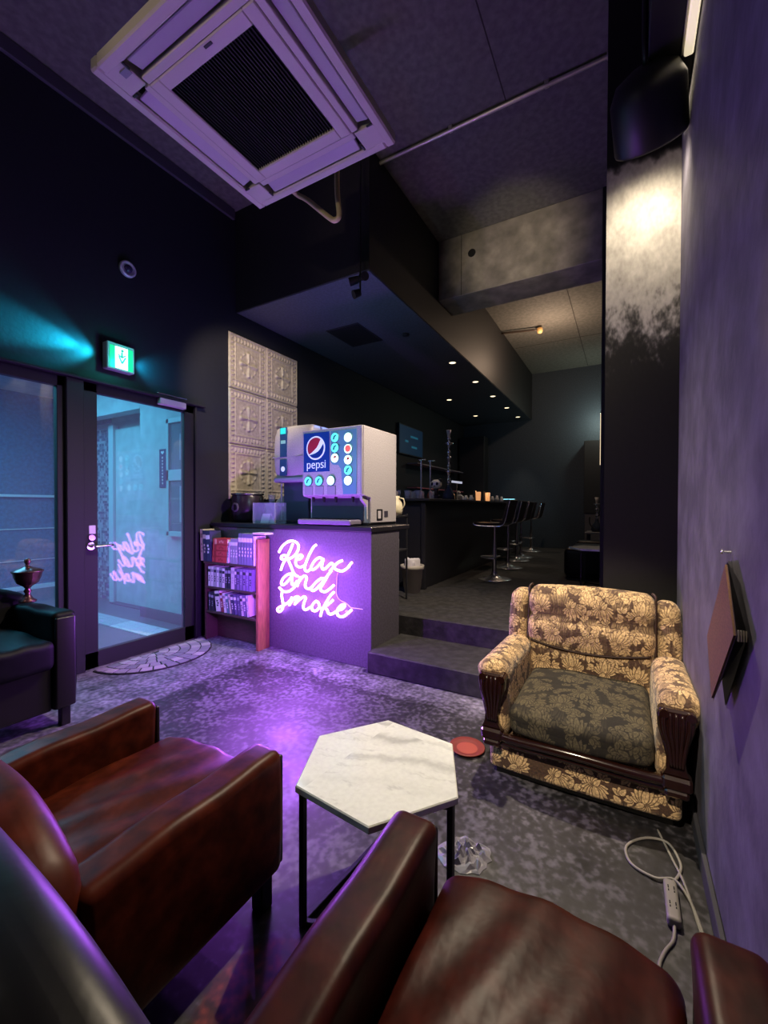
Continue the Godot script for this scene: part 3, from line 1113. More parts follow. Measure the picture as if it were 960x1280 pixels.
# -------------------------------------------------------------------- door, window, wall things
func build_door_wall() -> void:
	var frame_m := mat("door_black", lin(10, 10, 18), 0.7)
	var steel := mat("brushed_steel", lin(190, 186, 190), 0.25, 1.0)
	var glass := pane("door_glass", Color(0.85, 0.95, 1.0), 0.05)
	# door
	var d := thing("door_1", "black framed glass door with a lever handle, neon mirrored in its pane", "door", Vector3(-3.43, 0, -2.01))
	d.set_meta("kind", "structure")
	for q in [[0, 0.06, 0.93, 0.12], [0, 2.068, 0.93, 0.066]]:
		small_part(d, "rail", Vector3(0, q[1], 0), Vector3(0.05, q[3], q[2]), frame_m)
	for s in [[0.407, 0.104], [-0.407, 0.104]]:
		small_part(d, "stile", Vector3(0, 1.05, s[0]), Vector3(0.05, 2.10, s[1]), frame_m)
	small_part(d, "pane", Vector3(0, 1.078, 0), Vector3(0.010, 1.92, 0.72), glass, 0.0)
	var hd := new_st()
	cyl(hd, Vector3(0.024, 0.905, 0.405), Vector3(0.034, 0.905, 0.405), 0.028)
	cyl(hd, Vector3(0.03, 0.905, 0.405), Vector3(0.085, 0.905, 0.405), 0.010)
	tube(hd, [Vector3(0.085, 0.905, 0.405), Vector3(0.088, 0.905, 0.36), Vector3(0.085, 0.908, 0.28)], 0.010, 8, 3)
	obj("handle", hd, steel, d)
	hd = new_st()
	cyl(hd, Vector3(0.024, 0.967, 0.400), Vector3(0.040, 0.967, 0.400), 0.022)
	obj("lock", hd, steel, d)
	small_part(d, "lock_plate", Vector3(0.028, 1.026, 0.395), Vector3(0.008, 0.062, 0.045), mat("pale_plate", lin(196, 190, 200), 0.4))
	small_part(d, "closer_body", Vector3(0.055, 2.075, -0.22), Vector3(0.05, 0.055, 0.24), mat("closer_grey", lin(176, 166, 172), 0.4), 0.006)
	small_part(d, "closer_arm", Vector3(0.075, 2.135, -0.21), Vector3(0.014, 0.014, 0.27), steel)
	small_part(d, "hinge", Vector3(0.03, 0.34, -0.36), Vector3(0.02, 0.10, 0.02), frame_m)
	var st := new_st()
	bx(st, Vector3(-3.43, 1.05, -1.50), Vector3(0.11, 2.10, 0.11), 0.004)
	bx(st, Vector3(-3.43, 1.05, -2.465), Vector3(0.11, 2.10, 0.02), 0.004)
	bx(st, Vector3(-3.405, 2.112, -0.9), Vector3(0.11, 0.022, 3.3), 0.004)
	struct("trim_7", st, frame_m, "black posts and head of the shopfront frame", "frame")
	# side window
	var w := thing("window_1", "tall fixed window left of the door showing the blue lobby", "window", Vector3(-3.43, 0, -0.32))
	w.set_meta("kind", "structure")
	for q in [[0.05, 0.10, 2.26], [2.065, 0.07, 2.26]]:
		small_part(w, "rail", Vector3(0, q[0], 0), Vector3(0.05, q[1], q[2]), frame_m)
	for z in [-1.105, 1.105]:
		small_part(w, "stile", Vector3(0, 1.05, z), Vector3(0.05, 2.10, 0.05), frame_m)
	small_part(w, "pane", Vector3(0, 1.065, 0), Vector3(0.010, 1.94, 2.17), pane("window_glass", Color(0.75, 0.9, 1.0), 0.05), 0.0)
	# exit sign
	var ex := thing("exit_sign", "small square lit exit sign with a running figure over the glass door", "exit sign", Vector3(-3.365, 2.325, -1.79))
	small_part(ex, "housing", Vector3.ZERO, Vector3(0.07, 0.20, 0.20), mat("sign_housing", lin(150, 160, 158), 0.5), 0.006)
	small_part(ex, "face", Vector3(0.037, -0.008, 0), Vector3(0.006, 0.165, 0.168), glow("sign_green", lin(20, 110, 80), Color(0.12, 0.90, 0.58), 1.0), 0.001)
	small_part(ex, "white_field", Vector3(0.041, -0.008, 0.002), Vector3(0.003, 0.163, 0.092), glow("sign_white_lit", lin(230, 250, 240), Color(0.85, 1.0, 0.92), 1.6), 0.0)
	st = new_st()
	for q in [[0.0, 0.022, 0.012, 0.035, 0.0], [0.010, -0.018, 0.010, 0.055, 0.45], [-0.014, -0.018, 0.010, 0.055, -0.5], [0.014, 0.010, 0.008, 0.036, 0.9], [-0.014, 0.012, 0.008, 0.036, -0.9]]:
		bx(st, Vector3.ZERO, Vector3(0.002, q[3], q[2]), 0.0, Transform3D(Basis(Vector3.RIGHT, q[4]), Vector3(0.0435, q[1] - 0.004, q[0])))
	cyl(st, Vector3(0.0425, 0.048, -0.003), Vector3(0.0445, 0.048, -0.003), 0.010)
	obj("running_figure", st, mat("figure_green", lin(60, 150, 130), 0.5), ex)
	omni("exit_sign_light", Vector3(-3.20, 2.30, -1.79), Color(0.15, 0.90, 0.85), 0.07, 0.02)
	spot("exit_sign_light_001", Vector3(-3.33, 2.33, -1.665), Vector3(-3.40, 2.345, -1.42), Color(0.10, 0.80, 0.95), 0.8, 46.0, 1.0, 0.02)
	spot("exit_sign_light_002", Vector3(-3.33, 2.33, -1.915), Vector3(-3.40, 2.31, -2.06), Color(0.10, 0.80, 0.95), 0.40, 48.0, 1.0, 0.02)
	spot("exit_sign_light_003", Vector3(-3.33, 2.34, -1.665), Vector3(-3.40, 2.36, -1.24), Color(0.10, 0.80, 0.95), 5.0, 19.0, 1.0, 0.02)
	# dome lamp high on the wall
	var dm := thing("wall_spotlight", "small round chrome fitting high on the black wall over the door", "fitting", Vector3(-3.395, 3.045, -1.87))
	var xf := Transform3D(Basis(Vector3.BACK, -PI / 2.0), Vector3.ZERO)
	st = new_st()
	lathe(st, [Vector2(0, 0), Vector2(0.062, 0), Vector2(0.062, 0.02), Vector2(0.05, 0.03), Vector2(0.044, 0.022), Vector2(0, 0.014)], 26, xf)
	obj("ring", st, mat("fitting_chrome", lin(190, 184, 200), 0.3, 0.35), dm)
	st = new_st()
	lathe(st, [Vector2(0.032, 0.015), Vector2(0.026, 0.034), Vector2(0.012, 0.042), Vector2(0, 0.044)], 20, xf)
	obj("lens", st, mat("dark_lens", lin(50, 40, 70), 0.08), dm)
	# pressed tin panels
	var tin := grain(mat("pressed_tin", lin(176, 164, 148), 0.5), noise_tex("tin", FastNoiseLite.TYPE_SIMPLEX, 0.03, 5, 0.82, 1.0), Vector3(1.2, 1.2, 1.2), true)
	var tp := thing("tin_panel_board", "board of six square pressed tin panels with beaded borders on the black wall", "wall panel", Vector3(-3.395, 1.27, -2.835))
	var tw := 0.492
	var th := 0.548
	var emboss := func(x: float, y: float) -> float:
		var u := x / tw - 0.5
		var v := y / th - 0.5
		var m := maxf(absf(u), absf(v))
		var h := 0.004
		h += 0.008 * exp(-pow((m - 0.475) / 0.012, 2.0)) + 0.007 * exp(-pow((m - 0.335) / 0.012, 2.0))
		if m > 0.355 and m < 0.455:
			var s: float = (v if absf(u) > absf(v) else u)
			h += 0.009 * pow(maxf(0.0, cos(s * TAU * 12.0)), 1.5) * smoothstep(0.355, 0.385, m) * (1.0 - smoothstep(0.42, 0.455, m))
		if m < 0.30:
			var r := sqrt(u * u + v * v)
			var a := atan2(v, u)
			h += 0.012 * pow(maxf(0.0, cos(a * 4.0)), 2.0) * smoothstep(0.02, 0.06, r) * (1.0 - smoothstep(0.16, 0.26, r))
			h += 0.008 * exp(-pow((r - 0.21) / 0.02, 2.0)) * (0.5 + 0.5 * cos(a * 12.0))
			h += 0.010 * exp(-pow(r / 0.03, 2.0))
		h *= 1.7
		if m > 0.493:
			h = 0.0
		return h
	st = new_st()
	relief(st, tw, th, 72, 80, emboss, Transform3D(Basis(Vector3.UP, PI / 2.0), Vector3.ZERO))
	var tile_mesh := done(st)
	for r in 3:
		for c in 2:
			var o := put("panel", tile_mesh, tin, tp)
			o.position = Vector3(0.0, r * 0.5505, -c * 0.495)
	# half-round door mat
	var mt := thing("doormat", "half-round dark doormat with a fan of cobble shapes at the glass door", "doormat", Vector3(-3.33, 0, -2.03))
	var rub := mat("mat_rubber", lin(30, 29, 36), 0.8)
	st = new_st()
	var half := PackedVector2Array()
	for k in 25:
		var a := -PI / 2.0 + PI * k / 24.0
		half.append(Vector2(cos(a) * 0.42, sin(a) * 0.45))
	var flat := Transform3D(Basis(Vector3.RIGHT, -PI / 2.0), Vector3.ZERO)
	prism(st, half, 0.001, 0.008, 0.0, flat)
	obj("base", st, rub, mt)
	rng.seed = 9
	var stones := [mat("mat_stone_a", lin(130, 122, 135), 0.85), mat("mat_stone_b", lin(110, 105, 120), 0.85), mat("mat_stone_c", lin(150, 140, 150), 0.85)]
	for ring in 5:
		var ra := 0.04 + ring * 0.076
		var rb := ra + 0.066
		var cnt: int = [5, 8, 11, 13, 15][ring]
		for k in cnt:
			var a0 := -PI / 2.0 + PI * (k + 0.06) / cnt
			var a1 := -PI / 2.0 + PI * (k + 0.94) / cnt
			var poly := PackedVector2Array()
			for q in [[ra, a0], [rb, a0], [rb * 1.01, (a0 + a1) * 0.5], [rb, a1], [ra, a1]]:
				poly.append(Vector2(cos(q[1]) * q[0], sin(q[1]) * q[0] * 1.07))
			st = new_st()
			prism(st, poly, 0.008, 0.013, 0.002, flat)
			obj("cobble", st, stones[rng.randi() % 3], mt)

# -------------------------------------------------------------------- drinks counter and neon
func neon_strokes() -> Array:
	return [
		["R bowl", [-2.503, 0.818, -2.477, 0.857, -2.436, 0.893, -2.386, 0.916, -2.336, 0.917, -2.297, 0.896, -2.292, 0.858, -2.317, 0.816, -2.361, 0.783, -2.416, 0.766, -2.462, 0.761, -2.479, 0.773, -2.467, 0.791, -2.436, 0.797, -2.416, 0.783, -2.391, 0.746, -2.366, 0.702, -2.341, 0.659, -2.312, 0.638, -2.297, 0.636]],
		["R stem", [-2.351, 0.897, -2.376, 0.846, -2.416, 0.783, -2.457, 0.727, -2.482, 0.671]],
		["e", [-2.302, 0.771, -2.268, 0.781, -2.251, 0.801, -2.268, 0.811, -2.297, 0.798, -2.319, 0.763, -2.317, 0.729, -2.287, 0.712, -2.249, 0.718, -2.215, 0.739]],
		["l", [-2.109, 0.898, -2.135, 0.881, -2.173, 0.827, -2.206, 0.766, -2.225, 0.716, -2.22, 0.691, -2.196, 0.685, -2.163, 0.706]],
		["a", [-2.043, 0.788, -2.071, 0.8, -2.107, 0.787, -2.144, 0.748, -2.163, 0.71, -2.149, 0.7, -2.117, 0.713, -2.071, 0.753, -2.039, 0.792, -2.052, 0.747, -2.048, 0.715, -2.021, 0.717, -1.989, 0.744]],
		["x", [-1.989, 0.744, -1.963, 0.764, -1.945, 0.755, -1.928, 0.727, -1.902, 0.716, -1.858, 0.713, -1.816, 0.736, -1.782, 0.773, -1.77, 0.784]],
		["x2", [-1.859, 0.792, -1.902, 0.772, -1.945, 0.733, -1.976, 0.702]],
		["a2", [-2.361, 0.65, -2.406, 0.642, -2.457, 0.604, -2.477, 0.564, -2.462, 0.55, -2.426, 0.568, -2.376, 0.615, -2.356, 0.643, -2.361, 0.593, -2.361, 0.567, -2.336, 0.565, -2.305, 0.598]],
		["n", [-2.268, 0.635, -2.292, 0.584, -2.305, 0.553]],
		["n2", [-2.292, 0.584, -2.249, 0.633, -2.22, 0.645, -2.206, 0.626, -2.22, 0.583, -2.215, 0.554, -2.182, 0.546, -2.144, 0.568]],
		["d", [-2.025, 0.638, -2.061, 0.638, -2.116, 0.6, -2.158, 0.552, -2.144, 0.535, -2.107, 0.553, -2.052, 0.606, -1.989, 0.677, -1.958, 0.708]],
		["d2", [-1.989, 0.677, -2.034, 0.608, -2.066, 0.561, -2.052, 0.541, -2.016, 0.541, -1.971, 0.57, -1.936, 0.599]],
		["S", [-2.331, 0.547, -2.386, 0.507, -2.447, 0.497, -2.482, 0.513, -2.5, 0.528]],
		["S2", [-2.467, 0.497, -2.472, 0.46, -2.462, 0.414, -2.457, 0.376, -2.472, 0.34, -2.503, 0.323, -2.521, 0.338, -2.503, 0.359, -2.457, 0.38, -2.406, 0.409, -2.376, 0.436]],
		["m", [-2.361, 0.46, -2.376, 0.424, -2.391, 0.388]],
		["m2", [-2.386, 0.396, -2.336, 0.455, -2.302, 0.47, -2.292, 0.46, -2.317, 0.431, -2.331, 0.403]],
		["m3", [-2.329, 0.407, -2.278, 0.45, -2.234, 0.477, -2.215, 0.468, -2.234, 0.425, -2.239, 0.387, -2.215, 0.375, -2.172, 0.399]],
		["o", [-2.107, 0.458, -2.135, 0.436, -2.154, 0.405, -2.144, 0.38, -2.112, 0.38, -2.079, 0.41, -2.084, 0.442, -2.107, 0.456]],
		["o2", [-2.079, 0.41, -2.057, 0.403, -2.036, 0.408]],
		["k", [-1.936, 0.545, -1.971, 0.513, -2.016, 0.45, -2.052, 0.388, -2.066, 0.342]],
		["k2", [-1.945, 0.483, -1.989, 0.446, -2.025, 0.42, -2.002, 0.401, -1.985, 0.374, -1.954, 0.375, -1.918, 0.397]],
		["e2", [-1.901, 0.413, -1.867, 0.421, -1.837, 0.446, -1.841, 0.46, -1.871, 0.449, -1.901, 0.417, -1.905, 0.384, -1.884, 0.366, -1.845, 0.371, -1.807, 0.4, -1.773, 0.429]],
		["cable", [-1.919, 0.689, -1.926, 0.639, -1.926, 0.603, -1.929, 0.567, -1.929, 0.524, -1.901, 0.488, -1.849, 0.469, -1.824, 0.458, -1.799, 0.44, -1.757, 0.438, -1.691, 0.438]],
	]

func build_counter() -> void:
	var fine_tex: Texture2D = texs["fine"]
	var navy := bumpy(grain(mat("counter_paint", lin(96, 90, 104), 0.6), fine_tex, Vector3(1.5, 1.5, 1.5), true), texs["rough_n"], 0.05)
	var t := thing("drinks_counter", "tall dark painted counter carrying the drink dispensers and the neon sign", "counter")
	small_part(t, "body", Vector3(-2.50, 0.505, -2.852), Vector3(1.76, 1.01, 0.436), navy, 0.004)
	small_part(t, "countertop", Vector3(-2.50, 1.03, -2.93), Vector3(1.78, 0.04, 0.62), mat("countertop_dark", lin(36, 34, 42), 0.3), 0.006)
	# neon
	var n := thing("neon_sign", "violet-white neon script sign reading Relax and Smoke on the counter front", "neon sign", Vector3(0, 0, -2.601))
	var lit := glow("neon_tube", lin(240, 225, 255), Color(0.74, 0.44, 1.0), 17.0)
	for s in neon_strokes():
		var p := []
		for i in range(0, s[1].size(), 2):
			p.append(Vector3(s[1][i], s[1][i + 1], 0.0))
		var st := new_st()
		if s[0] == "cable":
			for k in p.size():
				p[k].z = -0.024
			tube(st, p, 0.0028, 6, 4)
			obj("cable", st, mat("clear_cable", lin(210, 200, 220), 0.3), n)
		else:
			tube(st, p, 0.0098, 8, 4)
			obj("neon_tube", st, lit, n)
	var st := new_st()
	for q in [[-2.40, 0.905], [-2.06, 0.745], [-1.80, 0.74], [-2.45, 0.40], [-2.10, 0.40], [-1.83, 0.41]]:
		cyl(st, Vector3(q[0], q[1], -0.026), Vector3(q[0], q[1], -0.004), 0.006, -1.0, 8)
	obj("standoffs", st, mat("clear_cable", lin(210, 200, 220), 0.3), n)

	# soda dispenser: origin at the middle of its base, front at z = 0
	var white := grain(mat("dispenser_white", lin(196, 190, 198), 0.4), texs["fine"], Vector3(3, 3, 3))
	var so := thing("soda_dispenser", "large white soft drink dispenser with round lit buttons on the counter", "drink dispenser", Vector3(-2.03, 1.05, -2.70))
	var prof := PackedVector2Array([Vector2(0, 0.77), Vector2(0, 0.235), Vector2(-0.10, 0.215), Vector2(-0.10, 0.02), Vector2(-0.52, 0.02), Vector2(-0.52, 0.77)])
	var side := Transform3D(Basis(Vector3(0, 0, 1), Vector3(0, 1, 0), Vector3(-1, 0, 0)), Vector3.ZERO)
	st = new_st()
	prism(st, prof, -0.30, 0.30, 0.006, side)
	obj("body", st, white, so)
	small_part(so, "front_bezel", Vector3(0, 0.505, 0.006), Vector3(0.585, 0.53, 0.014), white, 0.005)
	small_part(so, "base", Vector3(0, 0.012, -0.30), Vector3(0.58, 0.024, 0.44), mat("black_plastic", lin(26, 26, 32), 0.4))
	small_part(so, "splash_panel", Vector3(-0.02, 0.125, -0.094), Vector3(0.52, 0.18, 0.012), mat("splash_dark", lin(58, 56, 76), 0.4))
	small_part(so, "drip_tray", Vector3(-0.03, 0.028, -0.01), Vector3(0.52, 0.04, 0.18), mat("tray_grey", lin(120, 112, 132), 0.35), 0.008)
	st = new_st()
	for k in 14:
		bx(st, Vector3(-0.26 + k * 0.035, 0.052, -0.01), Vector3(0.008, 0.006, 0.15), 0.0)
	obj("drip_grille", st, mat("black_plastic", lin(26, 26, 32), 0.4), so)
	var logo := glow("logo_blue", lin(16, 48, 120), Color(0.03, 0.14, 0.50), 0.45)
	var logo_o := small_part(so, "logo_panel", Vector3(-0.145, 0.588, 0.015), Vector3(0.262, 0.315, 0.008), logo, 0.001)
	var ring := glow("logo_white", lin(225, 230, 240), Color(0.75, 0.82, 1.0), 0.55)
	st = new_st()
	disc(st, 0.096, 0.0195, 36, Transform3D(Basis(), Vector3(-0.15, 0.622, 0)))
	obj("logo_ring", st, ring, logo_o)
	# the round emblem: red above, white swoosh, blue below
	var red_poly := PackedVector2Array()
	var blue_poly := PackedVector2Array()
	var rr := 0.083
	for k in 21:
		var a := deg_to_rad(52.0 + 165.0 * k / 20.0)
		red_poly.append(Vector2(cos(a), sin(a)) * rr)
	for q in [[-0.50, -0.44], [-0.20, -0.24], [0.12, 0.02], [0.32, 0.28], [0.46, 0.55]]:
		red_poly.append(Vector2(q[0], q[1]) * rr)
	for k in 21:
		var a := deg_to_rad(222.0 + 158.0 * k / 20.0)
		blue_poly.append(Vector2(cos(a), sin(a)) * rr)
	for q in [[0.86, 0.26], [0.62, -0.08], [0.30, -0.36], [-0.05, -0.52], [-0.40, -0.60]]:
		blue_poly.append(Vector2(q[0], q[1]) * rr)
	st = new_st()
	prism(st, red_poly, 0.019, 0.0215, 0.0, Transform3D(Basis(), Vector3(-0.15, 0.622, 0)))
	obj("logo_red", st, glow("logo_red", lin(150, 30, 60), Color(0.42, 0.05, 0.14), 0.6), logo_o)
	st = new_st()
	prism(st, blue_poly, 0.019, 0.0215, 0.0, Transform3D(Basis(), Vector3(-0.15, 0.622, 0)))
	obj("logo_blue", st, glow("logo_deep_blue", lin(14, 40, 110), Color(0.03, 0.12, 0.42), 0.6), logo_o)
	var tx := TextMesh.new()
	tx.text = "pepsi"
	var sf := SystemFont.new()
	sf.font_names = PackedStringArray(["Droid Sans"])
	tx.font = sf
	tx.font_size = 48
	tx.pixel_size = 0.00175
	tx.depth = 0.003
	var wd := put("logo_lettering", tx, ring, logo_o)
	wd.position = Vector3(-0.145, 0.487, 0.0195)
	# button field
	var field := glow("field_teal", lin(96, 140, 164), Color(0.16, 0.40, 0.52), 0.22)
	st = new_st()
	prism(st, PackedVector2Array([Vector2(0.0, 0.745), Vector2(0.245, 0.745), Vector2(0.245, 0.245), Vector2(0.12, 0.245), Vector2(0.10, 0.44), Vector2(0.075, 0.475), Vector2(0.02, 0.48), Vector2(0.0, 0.50)]), 0.013, 0.0185, 0.001)
	obj("button_field", st, field, so)
	var lamp_m := glow("button_lit", lin(230, 245, 245), Color(0.74, 1.0, 0.95), 1.5)
	var lamp_t := glow("button_teal", lin(120, 220, 220), Color(0.28, 0.88, 0.85), 1.25)
	var lamp_r := glow("button_red", lin(240, 120, 100), Color(1.0, 0.22, 0.12), 0.9)
	var rim_m := mat("button_rim", lin(60, 110, 120), 0.4)
	var ink := mat("button_ink", lin(40, 120, 130), 0.5)
	var ink_r := mat("button_ink_red", lin(190, 40, 40), 0.5)
	var buttons := [[0.045, 0.690, 1], [0.045, 0.610, 1], [0.045, 0.530, 3], [0.170, 0.682, 0], [0.170, 0.594, 2], [0.170, 0.510, 3], [0.170, 0.430, 1], [0.170, 0.350, 0], [-0.225, 0.355, 1], [-0.115, 0.355, 1], [0.005, 0.355, 0]]
	for b in buttons:
		var at := Transform3D(Basis(), Vector3(b[0], b[1], 0))
		st = new_st()
		lathe(st, [Vector2(0.0, 0.0), Vector2(0.041, 0.0), Vector2(0.041, 0.010), Vector2(0.037, 0.012), Vector2(0, 0.012)], 24, Transform3D(Basis(Vector3.RIGHT, PI / 2.0), Vector3(b[0], b[1], 0.012)))
		var rim_o := obj("button_rim", st, rim_m, so)
		st = new_st()
		disc(st, 0.036, 0.026, 24, at)
		obj("button", st, [lamp_m, lamp_t, lamp_m, lamp_m][b[2]], rim_o)
		st = new_st()
		if b[2] == 2:
			disc(st, 0.027, 0.0272, 20, Transform3D(Basis(), Vector3(b[0], b[1] + 0.002, 0)))
			obj("picture", st, lamp_r, rim_o)
		elif b[2] == 3:
			prism(st, PackedVector2Array([Vector2(-0.012, -0.004), Vector2(0.014, 0.004), Vector2(0.012, 0.020), Vector2(-0.006, 0.018)]), 0.0262, 0.0275, 0.0, at)
			obj("picture", st, ink_r, rim_o)
		elif b[2] == 1:
			prism(st, PackedVector2Array([Vector2(-0.020, -0.014), Vector2(-0.006, -0.018), Vector2(0.002, 0.004), Vector2(0.018, 0.016), Vector2(0.008, 0.022), Vector2(-0.010, 0.012)]), 0.0262, 0.0275, 0.0, at)
			obj("picture", st, ink, rim_o)
	for x in [-0.225, -0.115, 0.005]:
		small_part(so, "valve_cover", Vector3(x, 0.278, 0.014), Vector3(0.085, 0.075, 0.012), mat("valve_grey", lin(150, 146, 160), 0.4), 0.004)
	for x in [-0.225, -0.115, 0.005, 0.17]:
		st = new_st()
		cyl(st, Vector3(x, 0.235, -0.045), Vector3(x, 0.185, -0.045), 0.014, 0.010, 12)
		obj("nozzle", st, mat("black_plastic", lin(26, 26, 32), 0.4), so)
	st = new_st()
	prism(st, PackedVector2Array([Vector2(0.0, 0.24), Vector2(0.0, 0.205), Vector2(-0.065, 0.16), Vector2(-0.065, 0.05), Vector2(-0.085, 0.05), Vector2(-0.085, 0.215)]), -0.285, -0.262, 0.003, side)
	obj("side_bracket", st, white, so)
	small_part(so, "edge_strip", Vector3(0.284, 0.50, 0.010), Vector3(0.018, 0.50, 0.014), mat("edge_grey", lin(150, 146, 158), 0.4))
	small_part(so, "socket", Vector3(0.301, 0.085, -0.235), Vector3(0.006, 0.09, 0.09), mat("black_plastic", lin(26, 26, 32), 0.4))
	small_part(so, "switch", Vector3(0.3045, 0.085, -0.225), Vector3(0.006, 0.062, 0.045), mat("pale_plate", lin(196, 190, 200), 0.4))
	small_part(so, "rating_plate", Vector3(0.301, 0.09, -0.34), Vector3(0.004, 0.05, 0.06), mat("dark_plate", lin(60, 56, 72), 0.5))
	omni("added_blue_light", Vector3(-2.30, 2.15, -3.30), Color(0.30, 0.55, 1.0), 0.22, 0.02)  # blue glow added above the dispensers, apart from the lit buttons

	omni("soda_front_fill", Vector3(-1.95, 1.55, -2.12), Color(0.75, 0.92, 1.0), 0.16, 0.01)  # fill added to brighten the dispenser front
	# the slimmer dispenser behind it
	var cd := thing("beverage_dispenser", "slim rounded white beverage dispenser behind the larger one", "drink dispenser", Vector3(-2.66, 1.05, -2.93))
	st = new_st()
	var taper := func(p: Vector3) -> Vector3:
		if p.z > 0.0:
			p.z -= 0.05 * pow(absf(p.y) / 0.25, 3.0)
			p.z -= 0.03 * pow(absf(p.x) / 0.22, 2.0)
		return p
	rbox(st, Vector3(0.01, 0.64, -0.12), Vector3(0.44, 0.50, 0.34), 0.03, 3, 8, taper)
	obj("body", st, white, cd)
	st = new_st()
	rbox(st, Vector3(0.01, 0.395, -0.11), Vector3(0.41, 0.05, 0.30), 0.02, 2, 2)
	obj("lower_cowl", st, mat("cowl_grey", lin(150, 150, 166), 0.4), cd)
	small_part(cd, "stand", Vector3(0.02, 0.19, -0.14), Vector3(0.30, 0.37, 0.22), mat("stand_dark", lin(58, 56, 82), 0.45), 0.006)
	small_part(cd, "edge_post", Vector3(-0.145, 0.19, -0.02), Vector3(0.014, 0.37, 0.014), white)
	var strip_o := small_part(cd, "label_strip", Vector3(-0.055, 0.735, 0.048), Vector3(0.085, 0.27, 0.012), mat("strip_navy", lin(40, 70, 110), 0.35))
	small_part(strip_o, "display", Vector3(-0.055, 0.835, 0.056), Vector3(0.062, 0.055, 0.006), glow("display_teal", lin(40, 160, 160), Color(0.15, 0.90, 0.85), 0.8))
	small_part(strip_o, "notice", Vector3(-0.055, 0.735, 0.0555), Vector3(0.055, 0.03, 0.003), glow("display_pale", lin(120, 170, 170), Color(0.45, 0.75, 0.70), 0.3))
	small_part(cd, "lower_strip", Vector3(-0.055, 0.505, 0.050), Vector3(0.085, 0.15, 0.012), mat("strip_navy", lin(40, 70, 110), 0.35))
	st = new_st()
	disc(st, 0.024, 0.058, 20, Transform3D(Basis(), Vector3(-0.055, 0.49, 0)))
	obj("dial", st, glow("dial_white", lin(225, 235, 240), Color(0.8, 0.9, 1.0), 0.5), cd)
	small_part(cd, "seam", Vector3(0.01, 0.60, 0.043), Vector3(0.40, 0.004, 0.012), mat("cowl_grey", lin(150, 150, 166), 0.4), 0.0)
	small_part(cd, "base", Vector3(0.02, 0.012, -0.10), Vector3(0.34, 0.024, 0.32), mat("black_plastic", lin(26, 26, 32), 0.4))

	# small things at the left end of the counter
	var pt := thing("warmer_pot", "dark round-bellied warmer with a bright rim at the left end of the counter", "pot", Vector3(-3.20, 1.05, -2.90))
	st = new_st()
	lathe(st, [Vector2(0, 0), Vector2(0.13, 0), Vector2(0.15, 0.03), Vector2(0.15, 0.24), Vector2(0.14, 0.26)], 26)
	obj("body", st, mat("pot_dark", lin(40, 28, 40), 0.3), pt)
	st = new_st()
	lathe(st, [Vector2(0.14, 0.258), Vector2(0.155, 0.262), Vector2(0.155, 0.275), Vector2(0.13, 0.278), Vector2(0, 0.272)], 26)
	obj("lid", st, mat("brushed_steel", lin(190, 186, 190), 0.25, 1.0), pt)
	st = new_st()
	lathe(st, [Vector2(0.028, 0.0), Vector2(0.045, 0.0), Vector2(0.045, 0.012), Vector2(0.028, 0.012)], 20, Transform3D(Basis(Vector3.RIGHT, PI / 2.0), Vector3(0.0, 0.14, 0.146)))
	obj("dial", st, mat("dial_grey", lin(90, 80, 100), 0.4), pt)
	var bo := thing("bowl", "small upturned white bowl beside the dark warmer", "bowl", Vector3(-2.95, 1.05, -3.12))
	st = new_st()
	lathe(st, [Vector2(0.085, 0.15), Vector2(0.085, 0.16), Vector2(0.06, 0.21), Vector2(0.03, 0.235), Vector2(0.02, 0.25), Vector2(0, 0.25)], 22)
	obj("shell", st, mat("china", lin(190, 190, 196), 0.3), bo)
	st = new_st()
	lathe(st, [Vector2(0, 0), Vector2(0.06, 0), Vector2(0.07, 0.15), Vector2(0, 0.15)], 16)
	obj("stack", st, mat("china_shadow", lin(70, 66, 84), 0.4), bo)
	var clear := pane("clear_acrylic", Color(0.9, 0.9, 1.0), 0.10)
	var ac := thing("acrylic_box", "clear acrylic box with folded white paper in it on the counter edge", "box", Vector3(-2.75, 1.05, -2.74))
	for q in [[-0.13, 0.09, 0.0, 0.004, 0.18, 0.14], [0.13, 0.09, 0.0, 0.004, 0.18, 0.14], [0, 0.09, 0.07, 0.26, 0.18, 0.004], [0, 0.09, -0.07, 0.26, 0.18, 0.004], [0, 0.18, 0.0, 0.26, 0.004, 0.14]]:
		small_part(ac, "pane", Vector3(q[0], q[1], q[2]), Vector3(q[3], q[4], q[5]), clear, 0.0)
	var fp := thing("folded_card", "small folded white card inside the clear acrylic box", "card", Vector3(-2.76, 1.052, -2.74))
	for s in [-1.0, 1.0]:
		st = new_st()
		bx(st, Vector3.ZERO, Vector3(0.10, 0.085, 0.003), 0.0, Transform3D(Basis(Vector3.RIGHT, s * -0.35), Vector3(-0.02, 0.042, s * 0.016)))
		obj("leaf", st, mat("card_white", lin(214, 208, 216), 0.8), fp)
	small_part(fp, "slip", Vector3(0.06, 0.02, 0.02), Vector3(0.05, 0.036, 0.004), mat("card_white", lin(214, 208, 216), 0.8))
	var gl := pane("tumbler_glass", Color(0.9, 0.93, 1.0), 0.14)
	var tprof := [Vector2(0, 0.0), Vector2(0.026, 0.0), Vector2(0.034, 0.085), Vector2(0.031, 0.085), Vector2(0.024, 0.008), Vector2(0, 0.008)]
	var gi := 0
	for q in [[-2.92, -2.90, 0], [-2.92, -2.975, 0], [-2.99, -2.95, 0], [-2.92, -2.90, 1], [-2.92, -2.975, 1], [-2.92, -2.94, 2]]:
		glassware("tumbler", "clear tumbler left of the slim dispenser, %s" % ["bottom of the stack at the front", "bottom of the stack at the back", "standing alone beside the stacks", "upper one of the front stack", "upper one of the back stack", "topmost, bridging the two stacks"][gi], "stacked tumblers", Vector3(q[0], 1.0505 + q[2] * 0.0865, q[1]), tprof, gl)
		gi += 1

